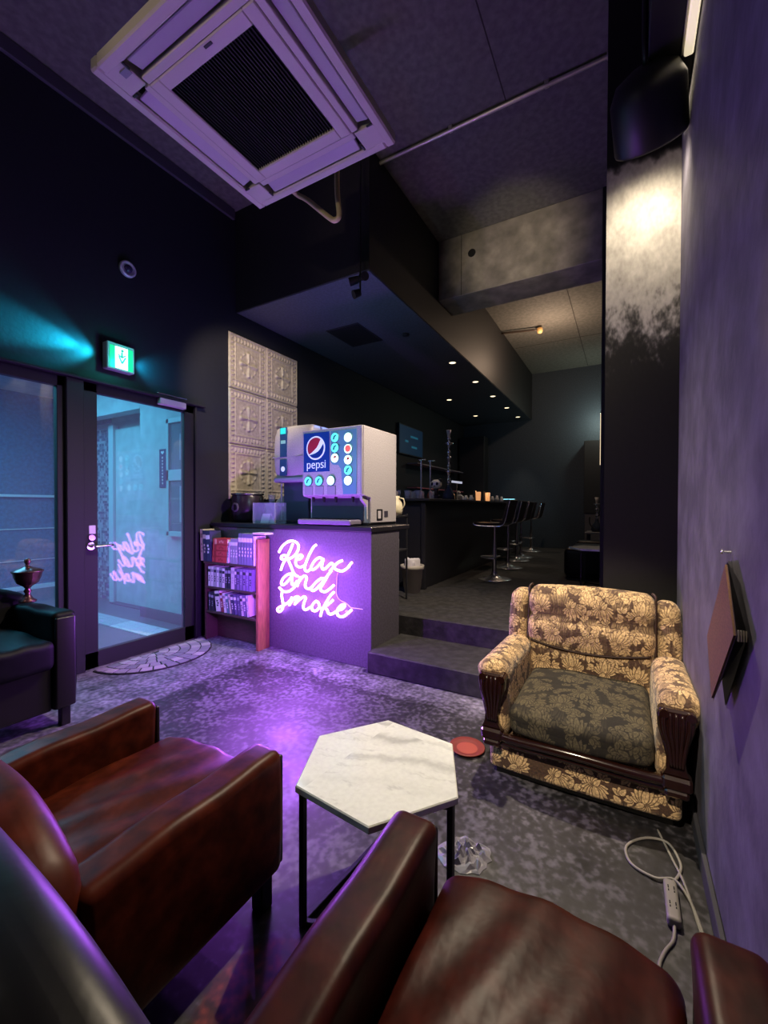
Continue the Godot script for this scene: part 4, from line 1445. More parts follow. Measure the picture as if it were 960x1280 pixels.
# -------------------------------------------------------------------- bookshelf and its books
func build_books() -> void:
	var wood := grain(mat("shelf_wood", lin(158, 96, 74), 0.45), noise_tex("woodgrain", FastNoiseLite.TYPE_SIMPLEX, 0.02, 4, 0.72, 1.0), Vector3(9.0, 0.7, 9.0))
	var dark := grain(mat("shelf_dark", lin(84, 58, 58), 0.5), texs["woodgrain"], Vector3(0.7, 9.0, 9.0))
	var t := thing("bookshelf", "low wooden bookshelf packed with paperbacks beside the drinks counter", "bookshelf", Vector3(-2.975, 0, -2.553))
	small_part(t, "side_panel", Vector3(0.335, 0.463, 0), Vector3(0.026, 0.926, 0.128), wood, 0.002)
	small_part(t, "side_panel", Vector3(-0.315, 0.345, 0), Vector3(0.022, 0.69, 0.128), dark, 0.002)
	for y in [0.695, 0.475, 0.255]:
		small_part(t, "shelf", Vector3(0.008 - (0.02 if y > 0.6 else 0.0), y, 0), Vector3(0.625 + (0.04 if y > 0.6 else 0.0), 0.02, 0.126), dark, 0.002)
	small_part(t, "backboard", Vector3(0.01, 0.35, -0.060), Vector3(0.62, 0.69, 0.006), dark, 0.0)
	var grp_t := "books on the top of the shelf"
	var grp_m := "books on the middle shelf"
	var grp_b := "books on the bottom shelf"
	var z := -2.492
	var y := 0.7055
	var cream := lin(206, 196, 176)
	var navy := lin(52, 56, 84)
	var grey := lin(150, 152, 166)
	var pale := lin(224, 220, 222)
	var red := lin(186, 58, 62)
	var ink := lin(44, 42, 58)
	book("cream hardback standing leftmost on top of the bookshelf", grp_t, Vector3(-3.335, y, z), 0.042, 0.285, 0.12, cream, lin(150, 140, 120), 2.0)
	book("second cream hardback from the left on top, with navy jacket", grp_t, Vector3(-3.288, y, z + 0.006), 0.042, 0.275, 0.12, navy, cream, 3.0)
	book("thick navy volume with cream foot leaning beside the red stack", grp_t, Vector3(-3.232, y, z + 0.010), 0.056, 0.27, 0.12, navy, pale, 4.0)
	var yy := y
	for k in 4:
		book(["red paperback lying lowest in the flat red stack", "red paperback second up in the flat red stack", "red paperback third up in the flat red stack", "red paperback with pale title topmost of the flat red stack"][k], grp_t, Vector3(-3.010 + 0.004 * k, yy + 0.026, z + 0.004), 0.052, 0.185, 0.115, red, lin(220, 150, 130) if k == 3 else lin(150, 34, 44), 0.0, true)
		yy += 0.0525
	book("slim white book leaning right of the red stack", grp_t, Vector3(-3.000, y, z + 0.003), 0.016, 0.19, 0.11, pale, grey, -9.0)
	for k in 3:
		book("small grey volume with white head band, %s of three beside the leaning white book" % ["left", "middle", "right"][k], grp_t, Vector3(-2.950 + k * 0.031, y, z), 0.030, 0.215, 0.11, grey, pale, -1.0 if k == 0 else 0.0)
	for k in 5:
		book("tall dark patterned volume, %s of the tall set on top" % ["first from left", "second from left", "third from left", "fourth from left", "last on the right"][k], grp_t, Vector3(-2.848 + k * 0.034, y, z), 0.033, 0.262, 0.115, lin(112, 116, 140), pale, 0.0)
	book("white volume at the right end of the top row, glowing pink in the neon", grp_t, Vector3(-2.671, y, z + 0.002), 0.024, 0.245, 0.115, lin(226, 214, 224), lin(200, 180, 200), 0.0)
	book("pale magazine lying flat across the tops at the right end", grp_t, Vector3(-2.565, 0.973, z - 0.01), 0.014, 0.14, 0.10, lin(222, 206, 220), pale, 0.0, true)
	# middle row
	y = 0.4855
	var x := -3.255
	var ord := ["first", "second", "third", "fourth", "fifth", "sixth", "seventh", "eighth", "ninth", "tenth", "eleventh", "twelfth", "thirteenth", "fourteenth", "fifteenth"]
	var mid := [[0.034, 0.175, pale, ink], [0.034, 0.176, pale, grey], [0.034, 0.174, lin(170, 168, 176), ink], [0.034, 0.175, pale, grey], [0.034, 0.172, lin(150, 150, 162), ink], [0.034, 0.170, pale, ink], [0.034, 0.178, ink, grey], [0.036, 0.182, lin(38, 36, 56), grey], [0.044, 0.185, lin(200, 194, 196), lin(170, 160, 170)], [0.022, 0.178, lin(92, 81, 119), pale], [0.034, 0.180, lin(120, 106, 150), ink], [0.034, 0.182, lin(112, 98, 143), grey], [0.034, 0.181, lin(128, 112, 158), ink], [0.034, 0.183, lin(117, 100, 153), grey], [0.034, 0.182, lin(125, 112, 156), ink]]
	var mid_look := ["pale spine", "pale spine with grey band", "light grey spine", "pale spine with grey band", "mid grey spine", "pale spine with black picture", "black spine", "black spine", "wide white spine", "thin violet spine", "violet-grey spine", "violet-grey spine", "violet-grey spine", "violet-grey spine", "violet-grey spine"]
	for k in mid.size():
		var q: Array = mid[k]
		x += q[0] * 0.5
		if x > -2.665:
			break
		book("%s paperback from the left on the middle shelf, %s" % [ord[k], mid_look[k]], grp_m, Vector3(x, y, z), q[0], q[1], 0.11, q[2], q[3], 0.0)
		x += q[0] * 0.5 + 0.003
	# bottom row, most of it leaning left
	y = 0.2655
	x = -3.250
	var low := [[0.030, 0.165, lin(52, 50, 70), grey, 0.0], [0.030, 0.160, ink, grey, 0.0], [0.060, 0.180, lin(222, 216, 214), ink, 8.0], [0.026, 0.170, lin(134, 50, 60), pale, 10.0], [0.030, 0.172, pale, lin(150, 130, 150), 10.0], [0.030, 0.170, lin(96, 130, 140), pale, 10.0], [0.022, 0.168, lin(206, 198, 186), grey, 10.0], [0.030, 0.170, lin(70, 60, 100), pale, 9.0], [0.034, 0.172, lin(96, 84, 130), pale, 9.0], [0.034, 0.174, lin(88, 76, 120), grey, 8.0], [0.026, 0.170, lin(200, 190, 200), ink, 8.0], [0.030, 0.178, lin(110, 96, 140), pale, 7.0], [0.022, 0.180, lin(214, 204, 214), grey, 6.0]]
	var low_look := ["dark spine", "black upright spine", "wide white spine leaning left", "dark red leaning spine", "pale leaning spine", "teal-grey leaning spine", "cream leaning spine", "deep violet leaning spine", "violet leaning spine with pale band", "violet leaning spine", "whitish leaning spine", "grey-violet leaning spine", "white spine at the end"]
	for k in low.size():
		var q: Array = low[k]
		x += q[0] * 0.5
		book("%s book from the left on the bottom shelf, %s" % [ord[k], low_look[k]], grp_b, Vector3(x + (0.030 if k > 1 else 0.0) + (0.008 if k > 2 else 0.0), y + 0.002, z), q[0], q[1], 0.11, q[2], q[3], q[4])
		x += q[0] * 0.5 + 0.006

# -------------------------------------------------------------------- ceiling things
func build_ceiling_things() -> void:
	var white := mat("unit_white", lin(182, 172, 166), 0.5)
	var t := thing("air_conditioner", "square white ceiling cassette air conditioner lit violet from below", "air conditioner", Vector3(-1.56, 3.10, -1.473))
	var st := new_st()
	# panel ring: outer .495, inner opening .345, with slots for the four louvres
	for s in [-1.0, 1.0]:
		bx(st, Vector3(s * 0.47, 0.03, 0), Vector3(0.05, 0.06, 0.99), 0.008)
		bx(st, Vector3(0, 0.03, s * 0.47), Vector3(0.89, 0.06, 0.05), 0.008)
		bx(st, Vector3(s * 0.347, 0.03, 0), Vector3(0.036, 0.05, 0.66), 0.003)
		bx(st, Vector3(0, 0.03, s * 0.347), Vector3(0.66, 0.05, 0.036), 0.003)
		for e in [-1.0, 1.0]:
			bx(st, Vector3(s * 0.40, 0.03, e * 0.40), Vector3(0.125, 0.054, 0.125), 0.004)
	obj("panel", st, white, t)
	for k in 4:
		st = new_st()
		var turn := Basis(Vector3.UP, k * PI / 2.0)
		bx(st, Vector3.ZERO, Vector3(0.62, 0.012, 0.070), 0.004, Transform3D(turn * Basis(Vector3.RIGHT, 0.22), turn * Vector3(0, 0.022, 0.405)))
		obj("louvre", st, mat("louvre_white", lin(166, 158, 164), 0.5), t)
		st = new_st()
		bx(st, Vector3.ZERO, Vector3(0.64, 0.01, 0.085), 0.0, Transform3D(turn, turn * Vector3(0, 0.052, 0.405)))
		obj("duct", st, mat("duct_dark", lin(22, 20, 26), 0.8), t)
		st = new_st()
		bx(st, Vector3.ZERO, Vector3(0.010, 0.006, 0.032), 0.001, Transform3D(turn, turn * Vector3(0.333, 0.003, 0.43)))
		obj("corner_clip", st, mat("clip_dark", lin(30, 28, 36), 0.6), t)
		st = new_st()
		bx(st, Vector3.ZERO, Vector3(0.010, 0.006, 0.032), 0.001, Transform3D(turn, turn * Vector3(-0.333, 0.003, 0.43)))
		obj("corner_clip", st, mat("clip_dark", lin(30, 28, 36), 0.6), t)
	st = new_st()
	for s in [-1.0, 1.0]:
		bx(st, Vector3(s * 0.297, 0.012, 0), Vector3(0.062, 0.024, 0.656), 0.005)
		bx(st, Vector3(0, 0.012, s * 0.297), Vector3(0.534, 0.024, 0.062), 0.005)
	var intake := obj("intake_frame", st, white, t)
	st = new_st()
	bx(st, Vector3(0, 0.03, 0), Vector3(0.56, 0.006, 0.56), 0.0)
	obj("filter", st, mat("filter_black", lin(12, 11, 14), 0.9), intake)
	st = new_st()
	for k in 34:
		bx(st, Vector3(-0.264 + k * 0.016, 0.014, 0), Vector3(0.003, 0.012, 0.53), 0.0)
	var gr := obj("grille", st, mat("grille_dark", lin(16, 14, 20), 0.8), intake)
	gr.set_meta("kind", "stuff")
	small_part(t, "badge", Vector3(-0.36, -0.001, 0.415), Vector3(0.05, 0.003, 0.03), mat("badge_grey", lin(120, 112, 130), 0.5))
	small_part(t, "latch", Vector3(0.05, -0.001, 0.31), Vector3(0.045, 0.004, 0.012), mat("clip_dark", lin(30, 28, 36), 0.6))
	small_part(t, "casing", Vector3(0, 0.16, 0), Vector3(0.56, 0.22, 0.56), mat("casing_dark", lin(40, 40, 44), 0.7), 0.01)
	small_part(t, "hanger", Vector3(0, 0.65, 0), Vector3(0.05, 0.76, 0.05), mat("casing_dark", lin(40, 40, 44), 0.7), 0.004)
	st = new_st()
	tube(st, [Vector3(-0.20, 0.16, -0.26), Vector3(-0.36, 0.20, -0.52), Vector3(-0.40, 0.22, -0.72), Vector3(-0.30, 0.14, -0.727), Vector3(-0.12, -0.035, -0.727), Vector3(-0.07, -0.068, -0.727), Vector3(-0.040, -0.045, -0.727), Vector3(-0.055, 0.10, -0.727), Vector3(-0.058, 0.30, -0.727), Vector3(-0.06, 1.03, -0.727)], 0.017, 10, 5)
	obj("drain_pipe", st, mat("pipe_beige", lin(190, 172, 130), 0.5), t)
	# conduit under the ceiling
	var co := thing("conduit", "thin galvanised conduit running across the concrete ceiling", "pipe", Vector3(0, 4.10, -3.10))
	st = new_st()
	cyl(st, Vector3(-1.83, 0, 0), Vector3(0.064, 0, 0), 0.014)
	obj("tube", st, mat("galvanised", lin(196, 190, 176), 0.3, 0.7), co)
	for x in [-1.2, -0.5, -0.12]:
		st = new_st()
		bx(st, Vector3(x, 0.010, 0), Vector3(0.03, 0.042, 0.036), 0.004)
		obj("saddle", st, mat("galvanised", lin(196, 190, 176), 0.3, 0.7), co)
	# the shaded lamp hung in front of the pillar
	var can := thing("pendant_lamp", "large black bucket-shaped lamp aimed at the top of the pillar", "lamp", Vector3(0.085, 2.96, -2.42))
	var ax := Vector3(-0.10, 0.62, 0.76).normalized()
	var side_v := ax.cross(Vector3.UP).normalized()
	var tilt := Transform3D(Basis(side_v, ax, side_v.cross(ax)), Vector3.ZERO)
	st = new_st()
	lathe(st, [Vector2(0.150, 0.0), Vector2(0.153, 0.01), Vector2(0.150, 0.20), Vector2(0.12, 0.26), Vector2(0.05, 0.29), Vector2(0, 0.29), Vector2(0, 0.275), Vector2(0.05, 0.27), Vector2(0.11, 0.24), Vector2(0.14, 0.19), Vector2(0.143, 0.0), Vector2(0.150, 0.0)], 36, tilt)
	obj("shade", st, mat("shade_black", lin(12, 13, 17), 0.45), can)
	st = new_st()
	tube(st, [ax * 0.28, ax * 0.32 + Vector3(0, 0.04, 0), Vector3(ax.x * 0.33, 0.40, ax.z * 0.33), Vector3(ax.x * 0.33, 0.975, ax.z * 0.33)], 0.012, 8)
	obj("stem", st, mat("shade_black", lin(12, 13, 17), 0.45), can)
	st = new_st()
	lathe(st, [Vector2(0, -0.05), Vector2(0.030, -0.03), Vector2(0.035, 0.0), Vector2(0.03, 0.04), Vector2(0, 0.05)], 18)
	var bulb := obj("bulb", st, glow("bulb_warm", lin(255, 240, 210), Color(1.0, 0.86, 0.66), 2.0), can)
	bulb.position = Vector3(0.0, 0.01, 0.02)
	var ls := thing("light_strip", "long warm light strip under the black box at the top of the right wall", "light strip", Vector3(0.206, 3.15, -1.72))
	small_part(ls, "channel", Vector3(0, -0.004, 0), Vector3(0.04, 0.008, 1.02), mat("galvanised", lin(196, 190, 176), 0.3, 0.7), 0.001)
	small_part(ls, "diffuser", Vector3(0.006, -0.020, 0), Vector3(0.034, 0.026, 1.0), glow("strip_warm", lin(255, 240, 210), Color(1.0, 0.93, 0.78), 0.75), 0.006)
	# twin black spots at the front corner of the soffit
	var tw := thing("twin_spotlight", "pair of small black spotlights hanging at the soffit corner", "spotlight", Vector3(-1.87, 3.0, -2.86))
	var blk := mat("shade_black", lin(15, 16, 20), 0.35)
	st = new_st()
	cyl(st, Vector3(0, -0.08, 0), Vector3(0, 1.13, 0), 0.007, -1.0, 8)
	obj("stem", st, blk, tw)
	for q in [[-0.05, 0.02, -1.0], [0.04, 0.03, 1.0], [-0.02, -0.09, -0.6]]:
		st = new_st()
		cyl(st, Vector3(q[0] * 0.3, q[1] + 0.01, 0), Vector3(q[0] + q[2] * 0.03, q[1] - 0.015, 0.04), 0.028, 0.034)
		obj("head", st, blk, tw)
	# recessed downlights, vent and detector in the soffit
	var dl_rim := mat("downlight_rim", lin(150, 146, 140), 0.4)
	var dl_glow := glow("downlight", lin(255, 245, 225), Color(1.0, 0.90, 0.72), 2.6)
	var n := 0
	for q in [[-2.03, -5.35], [-2.03, -6.34], [-2.03, -7.31], [-2.03, -8.29], [-2.03, -9.25], [-2.78, -7.17], [-2.78, -8.70]]:
		var lbl: String = ["nearest downlight in the front row of the soffit", "second downlight in the front row of the soffit", "third downlight in the front row of the soffit", "fourth downlight in the front row of the soffit", "farthest downlight in the front row of the soffit", "nearer downlight in the back row of the soffit", "farther downlight in the back row of the soffit"][n]
		var dl := thing("downlight", lbl, "downlight", Vector3(q[0], 3.1255, q[1]), 0.0, "downlights in the soffit")
		st = new_st()
		lathe(st, [Vector2(0.045, 0.0), Vector2(0.055, 0.0), Vector2(0.055, -0.006), Vector2(0.045, -0.008), Vector2(0.042, 0.0)], 18)
		obj("rim", st, dl_rim, dl)
		st = new_st()
		lathe(st, [Vector2(0, -0.004), Vector2(0.044, -0.004)], 18)
		obj("lens", st, dl_glow, dl)
		spot("downlight_light", Vector3(q[0], 3.11, q[1]), Vector3(q[0], 0.0, q[1]), Color(1.0, 0.90, 0.76), 0.7, 26.0, 0.6, 0.03)
		n += 1
	var vt := thing("ceiling_vent", "square dark access panel in the soffit above the counter", "vent", Vector3(-2.665, 3.1255, -3.97))
	small_part(vt, "frame", Vector3(0, -0.003, 0), Vector3(0.42, 0.008, 0.53), mat("vent_frame", lin(30, 30, 36), 0.6))
	small_part(vt, "panel", Vector3(0, -0.008, 0), Vector3(0.39, 0.006, 0.50), mat("vent_dark", lin(14, 14, 20), 0.7))
	st = new_st()
	lathe(st, [Vector2(0, 0), Vector2(0.04, 0.0), Vector2(0.036, -0.02), Vector2(0, -0.026)], 18)
	var det := obj("smoke_detector", st, mat("vent_dark", lin(14, 14, 20), 0.7))
	det.position = Vector3(-2.15, 3.1255, -4.22)
	tag(det, "tiny dark round detector under the soffit right of the access panel", "detector")
	# bare lamp on a bracket in the far bay
	var bl := thing("bracket_lamp", "small warm lamp on a ceiling bracket in the far bay", "lamp", Vector3(-1.24, 4.05, -7.19))
	st = new_st()
	tube(st, [Vector3(-0.60, 0.04, 0.1), Vector3(-0.3, 0.03, 0.05), Vector3(-0.02, 0.02, 0)], 0.018, 8, 3)
	obj("arm", st, mat("bracket_brown", lin(60, 48, 40), 0.5), bl)
	st = new_st()
	lathe(st, [Vector2(0, -0.05), Vector2(0.035, -0.035), Vector2(0.045, 0.0), Vector2(0.04, 0.04), Vector2(0, 0.05)], 16)
	obj("bulb", st, glow("bracket_glow", lin(220, 180, 120), Color(1.0, 0.68, 0.36), 0.35), bl)
	omni("bracket_lamp_light", Vector3(-1.05, 3.55, -7.0), Color(1.0, 0.85, 0.72), 1.0, 0.05)

# -------------------------------------------------------------------- lounge seats and small things
func build_lounge() -> void:
	var creases := noise_tex("creases", FastNoiseLite.TYPE_CELLULAR, 0.05, 2, 0, 1, 512, true, 3.0)
	var mott := noise_tex("mottle", FastNoiseLite.TYPE_SIMPLEX, 0.012, 4, 0.55, 1.0)
	var tan_l := bumpy(grain(mat("brown_leather", lin(96, 38, 22), 0.40), mott, Vector3(1.6, 1.6, 1.6)), creases, 0.08)
	var red_l := bumpy(grain(mat("oxblood_leather", lin(72, 26, 20), 0.40), mott, Vector3(1.6, 1.6, 1.6)), creases, 0.08)
	var blk_l := bumpy(grain(mat("black_leather", lin(10, 9, 16), 0.38), mott, Vector3(1.6, 1.6, 1.6)), creases, 0.08)
	for m in [tan_l, red_l, blk_l]:
		m.metallic_specular = 0.28 if m != blk_l else 0.38
	var soft_l := grain(mat("matt_black_leather", lin(13, 12, 18), 0.55), mott, Vector3(1.6, 1.6, 1.6))
	soft_l.metallic_specular = 0.28
	blk_l.rim_enabled = true
	blk_l.rim = 0.25
	blk_l.rim_tint = 0.0
	var dark := mat("dark_legs", lin(18, 14, 16), 0.4)
	club_chair("leather_armchair", "brown leather club armchair left of the marble table, seat facing the neon", tan_l, dark, 0.74, 0.465, 0.61, Vector3(-1.262, 0, -0.632), 0.0)
	club_chair("leather_armchair", "reddish brown leather club armchair in the foreground by the right wall", red_l, dark, 0.70, 0.465, 0.60, Vector3(-0.135, 0, -0.602), 0.0)
	club_chair("leather_armchair", "black leather armchair by the side window with a lidded urn on its arm", soft_l, dark, 0.78, 0.625, 0.74, Vector3(-2.945, 0, -0.78), -90.0)
	# the nearest chair, turned away, only its back in view
	club_chair("leather_armchair", "black leather chair back catching violet light at the lower left corner", blk_l, dark, 0.94, 0.60, 0.735, Vector3(-0.80, 0, 0.062), 178.0)
	damask_chair(Vector3(-0.17, 0, -2.165))
	var marble := mat("marble", Color.WHITE, 0.16)
	marble.albedo_texture = marble_texture()
	marble.uv1_triplanar = true
	marble.uv1_scale = Vector3(1.9, 1.9, 1.9)
	marble.uv1_offset = Vector3(0.2, 0.0, 0.35)
	hex_table("hexagonal white marble side table with black steel frame between the armchairs", Vector3(-0.652, 0, -1.115), -6.0, 0.263, 0.41, marble)
	hex_table("second hexagonal white table half hidden behind the pillar on the bar level", Vector3(-0.30, 0.31, -5.25), 0.0, 0.27, 0.44, marble)
	# urn on the black chair's arm
	var ur := thing("urn", "small lidded metal goblet urn on the black armchair arm", "urn", Vector3(-3.09, 0.627, -1.115))
	var pew := mat("pewter", lin(130, 92, 92), 0.25, 0.9)
	var st := new_st()
	lathe(st, [Vector2(0, 0), Vector2(0.042, 0), Vector2(0.044, 0.008), Vector2(0.026, 0.022), Vector2(0.012, 0.05), Vector2(0.020, 0.065), Vector2(0.012, 0.08), Vector2(0.020, 0.092), Vector2(0.052, 0.115), Vector2(0.066, 0.15), Vector2(0.070, 0.172), Vector2(0.078, 0.182), Vector2(0.078, 0.187), Vector2(0.0, 0.187)], 28)
	obj("cup", st, pew, ur)
	st = new_st()
	lathe(st, [Vector2(0.074, 0.187), Vector2(0.060, 0.196), Vector2(0.030, 0.206), Vector2(0.012, 0.214), Vector2(0.010, 0.226), Vector2(0.017, 0.238), Vector2(0.015, 0.254), Vector2(0, 0.262)], 24)
	obj("lid", st, pew, ur)
	# red dish on the floor
	var di := thing("floor_dish", "small round orange-red dish lying on the floor beside the damask armchair", "dish", Vector3(-0.675, 0, -2.005))
	st = new_st()
	lathe(st, [Vector2(0, 0.0), Vector2(0.07, 0.0), Vector2(0.088, 0.014), Vector2(0.084, 0.017), Vector2(0.062, 0.007), Vector2(0.05, 0.007)], 30)
	obj("rim", st, mat("dish_red", lin(112, 42, 34), 0.5), di)
	st = new_st()
	lathe(st, [Vector2(0.055, 0.0068), Vector2(0.03, 0.0075), Vector2(0, 0.008)], 26)
	obj("centre", st, mat("dish_orange", lin(150, 66, 48), 0.6), di)
	# crumpled clear bag
	st = new_st()
	var nz := fnoise(40, 16.0, 3)
	var grid := []
	for k in 10:
		var row := []
		for a in 30:
			var th := TAU * (a % 29) / 29.0
			var r := 0.082 * k / 9.0 * (1.0 + 0.30 * nz.get_noise_2d(cos(th) * 0.09, sin(th) * 0.09 + 3.0))
			var q := Vector3(cos(th) * r * 1.1, 0, sin(th) * r * 0.9)
			q.y = 0.002 + (1.0 - pow(k / 9.0, 3.0)) * (0.008 + 0.055 * absf(nz.get_noise_2d(q.x * 1.6, q.z * 1.6)))
			row.append(q)
		grid.append(row)
	for k in 9:
		for a in 29:
			tri(st, grid[k][a], grid[k + 1][a], grid[k + 1][a + 1], Vector3.UP)
			if k > 0:
				tri(st, grid[k][a], grid[k + 1][a + 1], grid[k][a + 1], Vector3.UP)
	var bag := obj("plastic_bag", st, mat("bag_grey", lin(150, 148, 158), 0.25))
	bag.position = Vector3(-0.475, 0, -1.385)
	bag.rotation_degrees.y = 35.0
	tag(bag, "crumpled pale plastic bag on the floor behind the foreground armchair", "bag")
	# extension lead
	var ivory := mat("lead_ivory", lin(128, 124, 118), 0.5)
	var ex := thing("extension_lead", "white four-socket extension lead with looped cord on the floor by the right wall", "extension lead", Vector3(0.128, 0, -1.515))
	st = new_st()
	rbox(st, Vector3(0, 0.016, 0), Vector3(0.036, 0.030, 0.155), 0.010, 3, 1)
	obj("socket_block", st, ivory, ex)
	for q in [[-0.007, -0.04], [0.008, -0.04], [-0.007, 0.02], [0.008, 0.02]]:
		st = new_st()
		bx(st, Vector3(q[0], 0.0315, q[1]), Vector3(0.003, 0.002, 0.011), 0.0)
		bx(st, Vector3(q[0], 0.0315, q[1] + 0.014), Vector3(0.003, 0.002, 0.006), 0.0)
		obj("socket", st, mat("slot_black", lin(20, 18, 18), 0.8), ex)
	st = new_st()
	tube(st, [Vector3(0, 0.012, 0.076), Vector3(-0.006, 0.006, 0.12), Vector3(-0.03, 0.005, 0.17), Vector3(-0.045, 0.005, 0.23), Vector3(-0.03, 0.005, 0.32)], 0.0045, 7, 5)
	tube(st, [Vector3(0.003, 0.012, -0.076), Vector3(0.030, 0.006, -0.14), Vector3(0.038, 0.005, -0.20), Vector3(0.008, 0.005, -0.28), Vector3(-0.06, 0.005, -0.265), Vector3(-0.118, 0.005, -0.19), Vector3(-0.105, 0.005, -0.115), Vector3(-0.04, 0.008, -0.085), Vector3(0.015, 0.013, -0.10), Vector3(0.05, 0.006, -0.04), Vector3(0.068, 0.005, 0.06), Vector3(0.078, 0.005, 0.14)], 0.0045, 7, 6)
	obj("cord", st, ivory, ex)
	st = new_st()
	tube(st, [Vector3(0.11, 0.004, -1.85), Vector3(0.145, 0.004, -1.72), Vector3(0.168, 0.010, -1.62), Vector3(0.186, 0.004, -1.50), Vector3(0.198, 0.004, -1.38), Vector3(0.20, 0.004, -1.2)], 0.004, 7, 5)
	obj("feed_cable", st, ivory, ex).position = -ex.position
	# diamond ornament on the right wall
	var dw := thing("wall_ornament", "brown diamond-shaped wooden ornament with black edges hanging on the right wall", "wall decoration", Vector3(0.234, 0.862, -1.40))
	var org := dw.position
	var fv := [Vector3(0.216, 1.069, -1.32) - org, Vector3(0.206, 0.83, -1.51) - org, Vector3(0.196, 0.703, -1.352) - org, Vector3(0.206, 0.927, -1.152) - org]
	var bv := [Vector3(0.234, 1.057, -1.43) - org, Vector3(0.234, 0.84, -1.53) - org, Vector3(0.234, 0.667, -1.433) - org, Vector3(0.234, 0.915, -1.205) - org]
	var notch: Vector3 = (fv[2] + bv[2]) * 0.5 + Vector3(0.0, 0.075, 0.03)
	var blackw := mat("ornament_black", lin(12, 10, 14), 0.35)
	var mid_p := Vector3.ZERO
	for q in fv + bv:
		mid_p += q / 8.0
	st = new_st()
	for k in 2:
		var a: int = [3, 0][k]
		var c: int = [0, 1][k]
		quad(st, fv[a], fv[c], bv[c], bv[a], (fv[a] + fv[c] + bv[a] + bv[c]) / 4.0 - mid_p)
	quad(st, fv[1], fv[2], notch, bv[1], Vector3(0, -1, -0.3))
	quad(st, bv[1], notch, bv[2], bv[1], Vector3(0, -1, -0.3))
	tri(st, fv[2], fv[3], notch, Vector3(0, -0.5, 1))
	tri(st, fv[3], bv[3], notch, Vector3(0, -0.5, 1))
	tri(st, bv[3], bv[2], notch, Vector3(0, -0.5, 1))
	quad(st, fv[0], fv[1], fv[2], fv[3], Vector3(-1, 0, 0))
	quad(st, bv[0], bv[1], bv[2], bv[3], Vector3(1, 0, 0))
	obj("frame", st, blackw, dw)
	st = new_st()
	var fc: Vector3 = (fv[0] + fv[1] + fv[2] + fv[3]) / 4.0
	var q4 := []
	for q in fv:
		q4.append(fc + (q - fc) * 0.95)
	for k in 4:
		var a: Vector3 = q4[k]
		var c: Vector3 = q4[(k + 1) % 4]
		quad(st, a, c, c + Vector3(-0.004, 0, 0), a + Vector3(-0.004, 0, 0), (a + c) * 0.5 - fc)
	quad(st, q4[0] + Vector3(-0.004, 0, 0), q4[1] + Vector3(-0.004, 0, 0), q4[2] + Vector3(-0.004, 0, 0), q4[3] + Vector3(-0.004, 0, 0), Vector3(-1, 0, 0))
	obj("face", st, grain(mat("ornament_wood", lin(112, 76, 54), 0.55), texs["woodgrain"], Vector3(3.0, 12.0, 3.0)), dw)
	for k in 4:
		st = new_st()
		var pc: Vector3 = fv[3].lerp(bv[3], 0.12 + 0.24 * k) + Vector3(0, 0.0, 0.002)
		bx(st, pc, Vector3(0.003, 0.024, 0.003), 0.0)
		obj("peg", st, mat("peg_pale", lin(150, 142, 132), 0.4), dw)
	st = new_st()
	cyl(st, Vector3(0.002, 0.222, -0.002), Vector3(-0.012, 0.222, -0.002), 0.003, -1.0, 8)
	lathe(st, [Vector2(0, 0.0), Vector2(0.008, 0.004), Vector2(0, 0.008)], 10, Transform3D(Basis(Vector3.BACK, PI / 2.0), Vector3(-0.012, 0.222, -0.002)))
	obj("nail", st, mat("chrome", lin(225, 225, 230), 0.22, 0.85), dw)

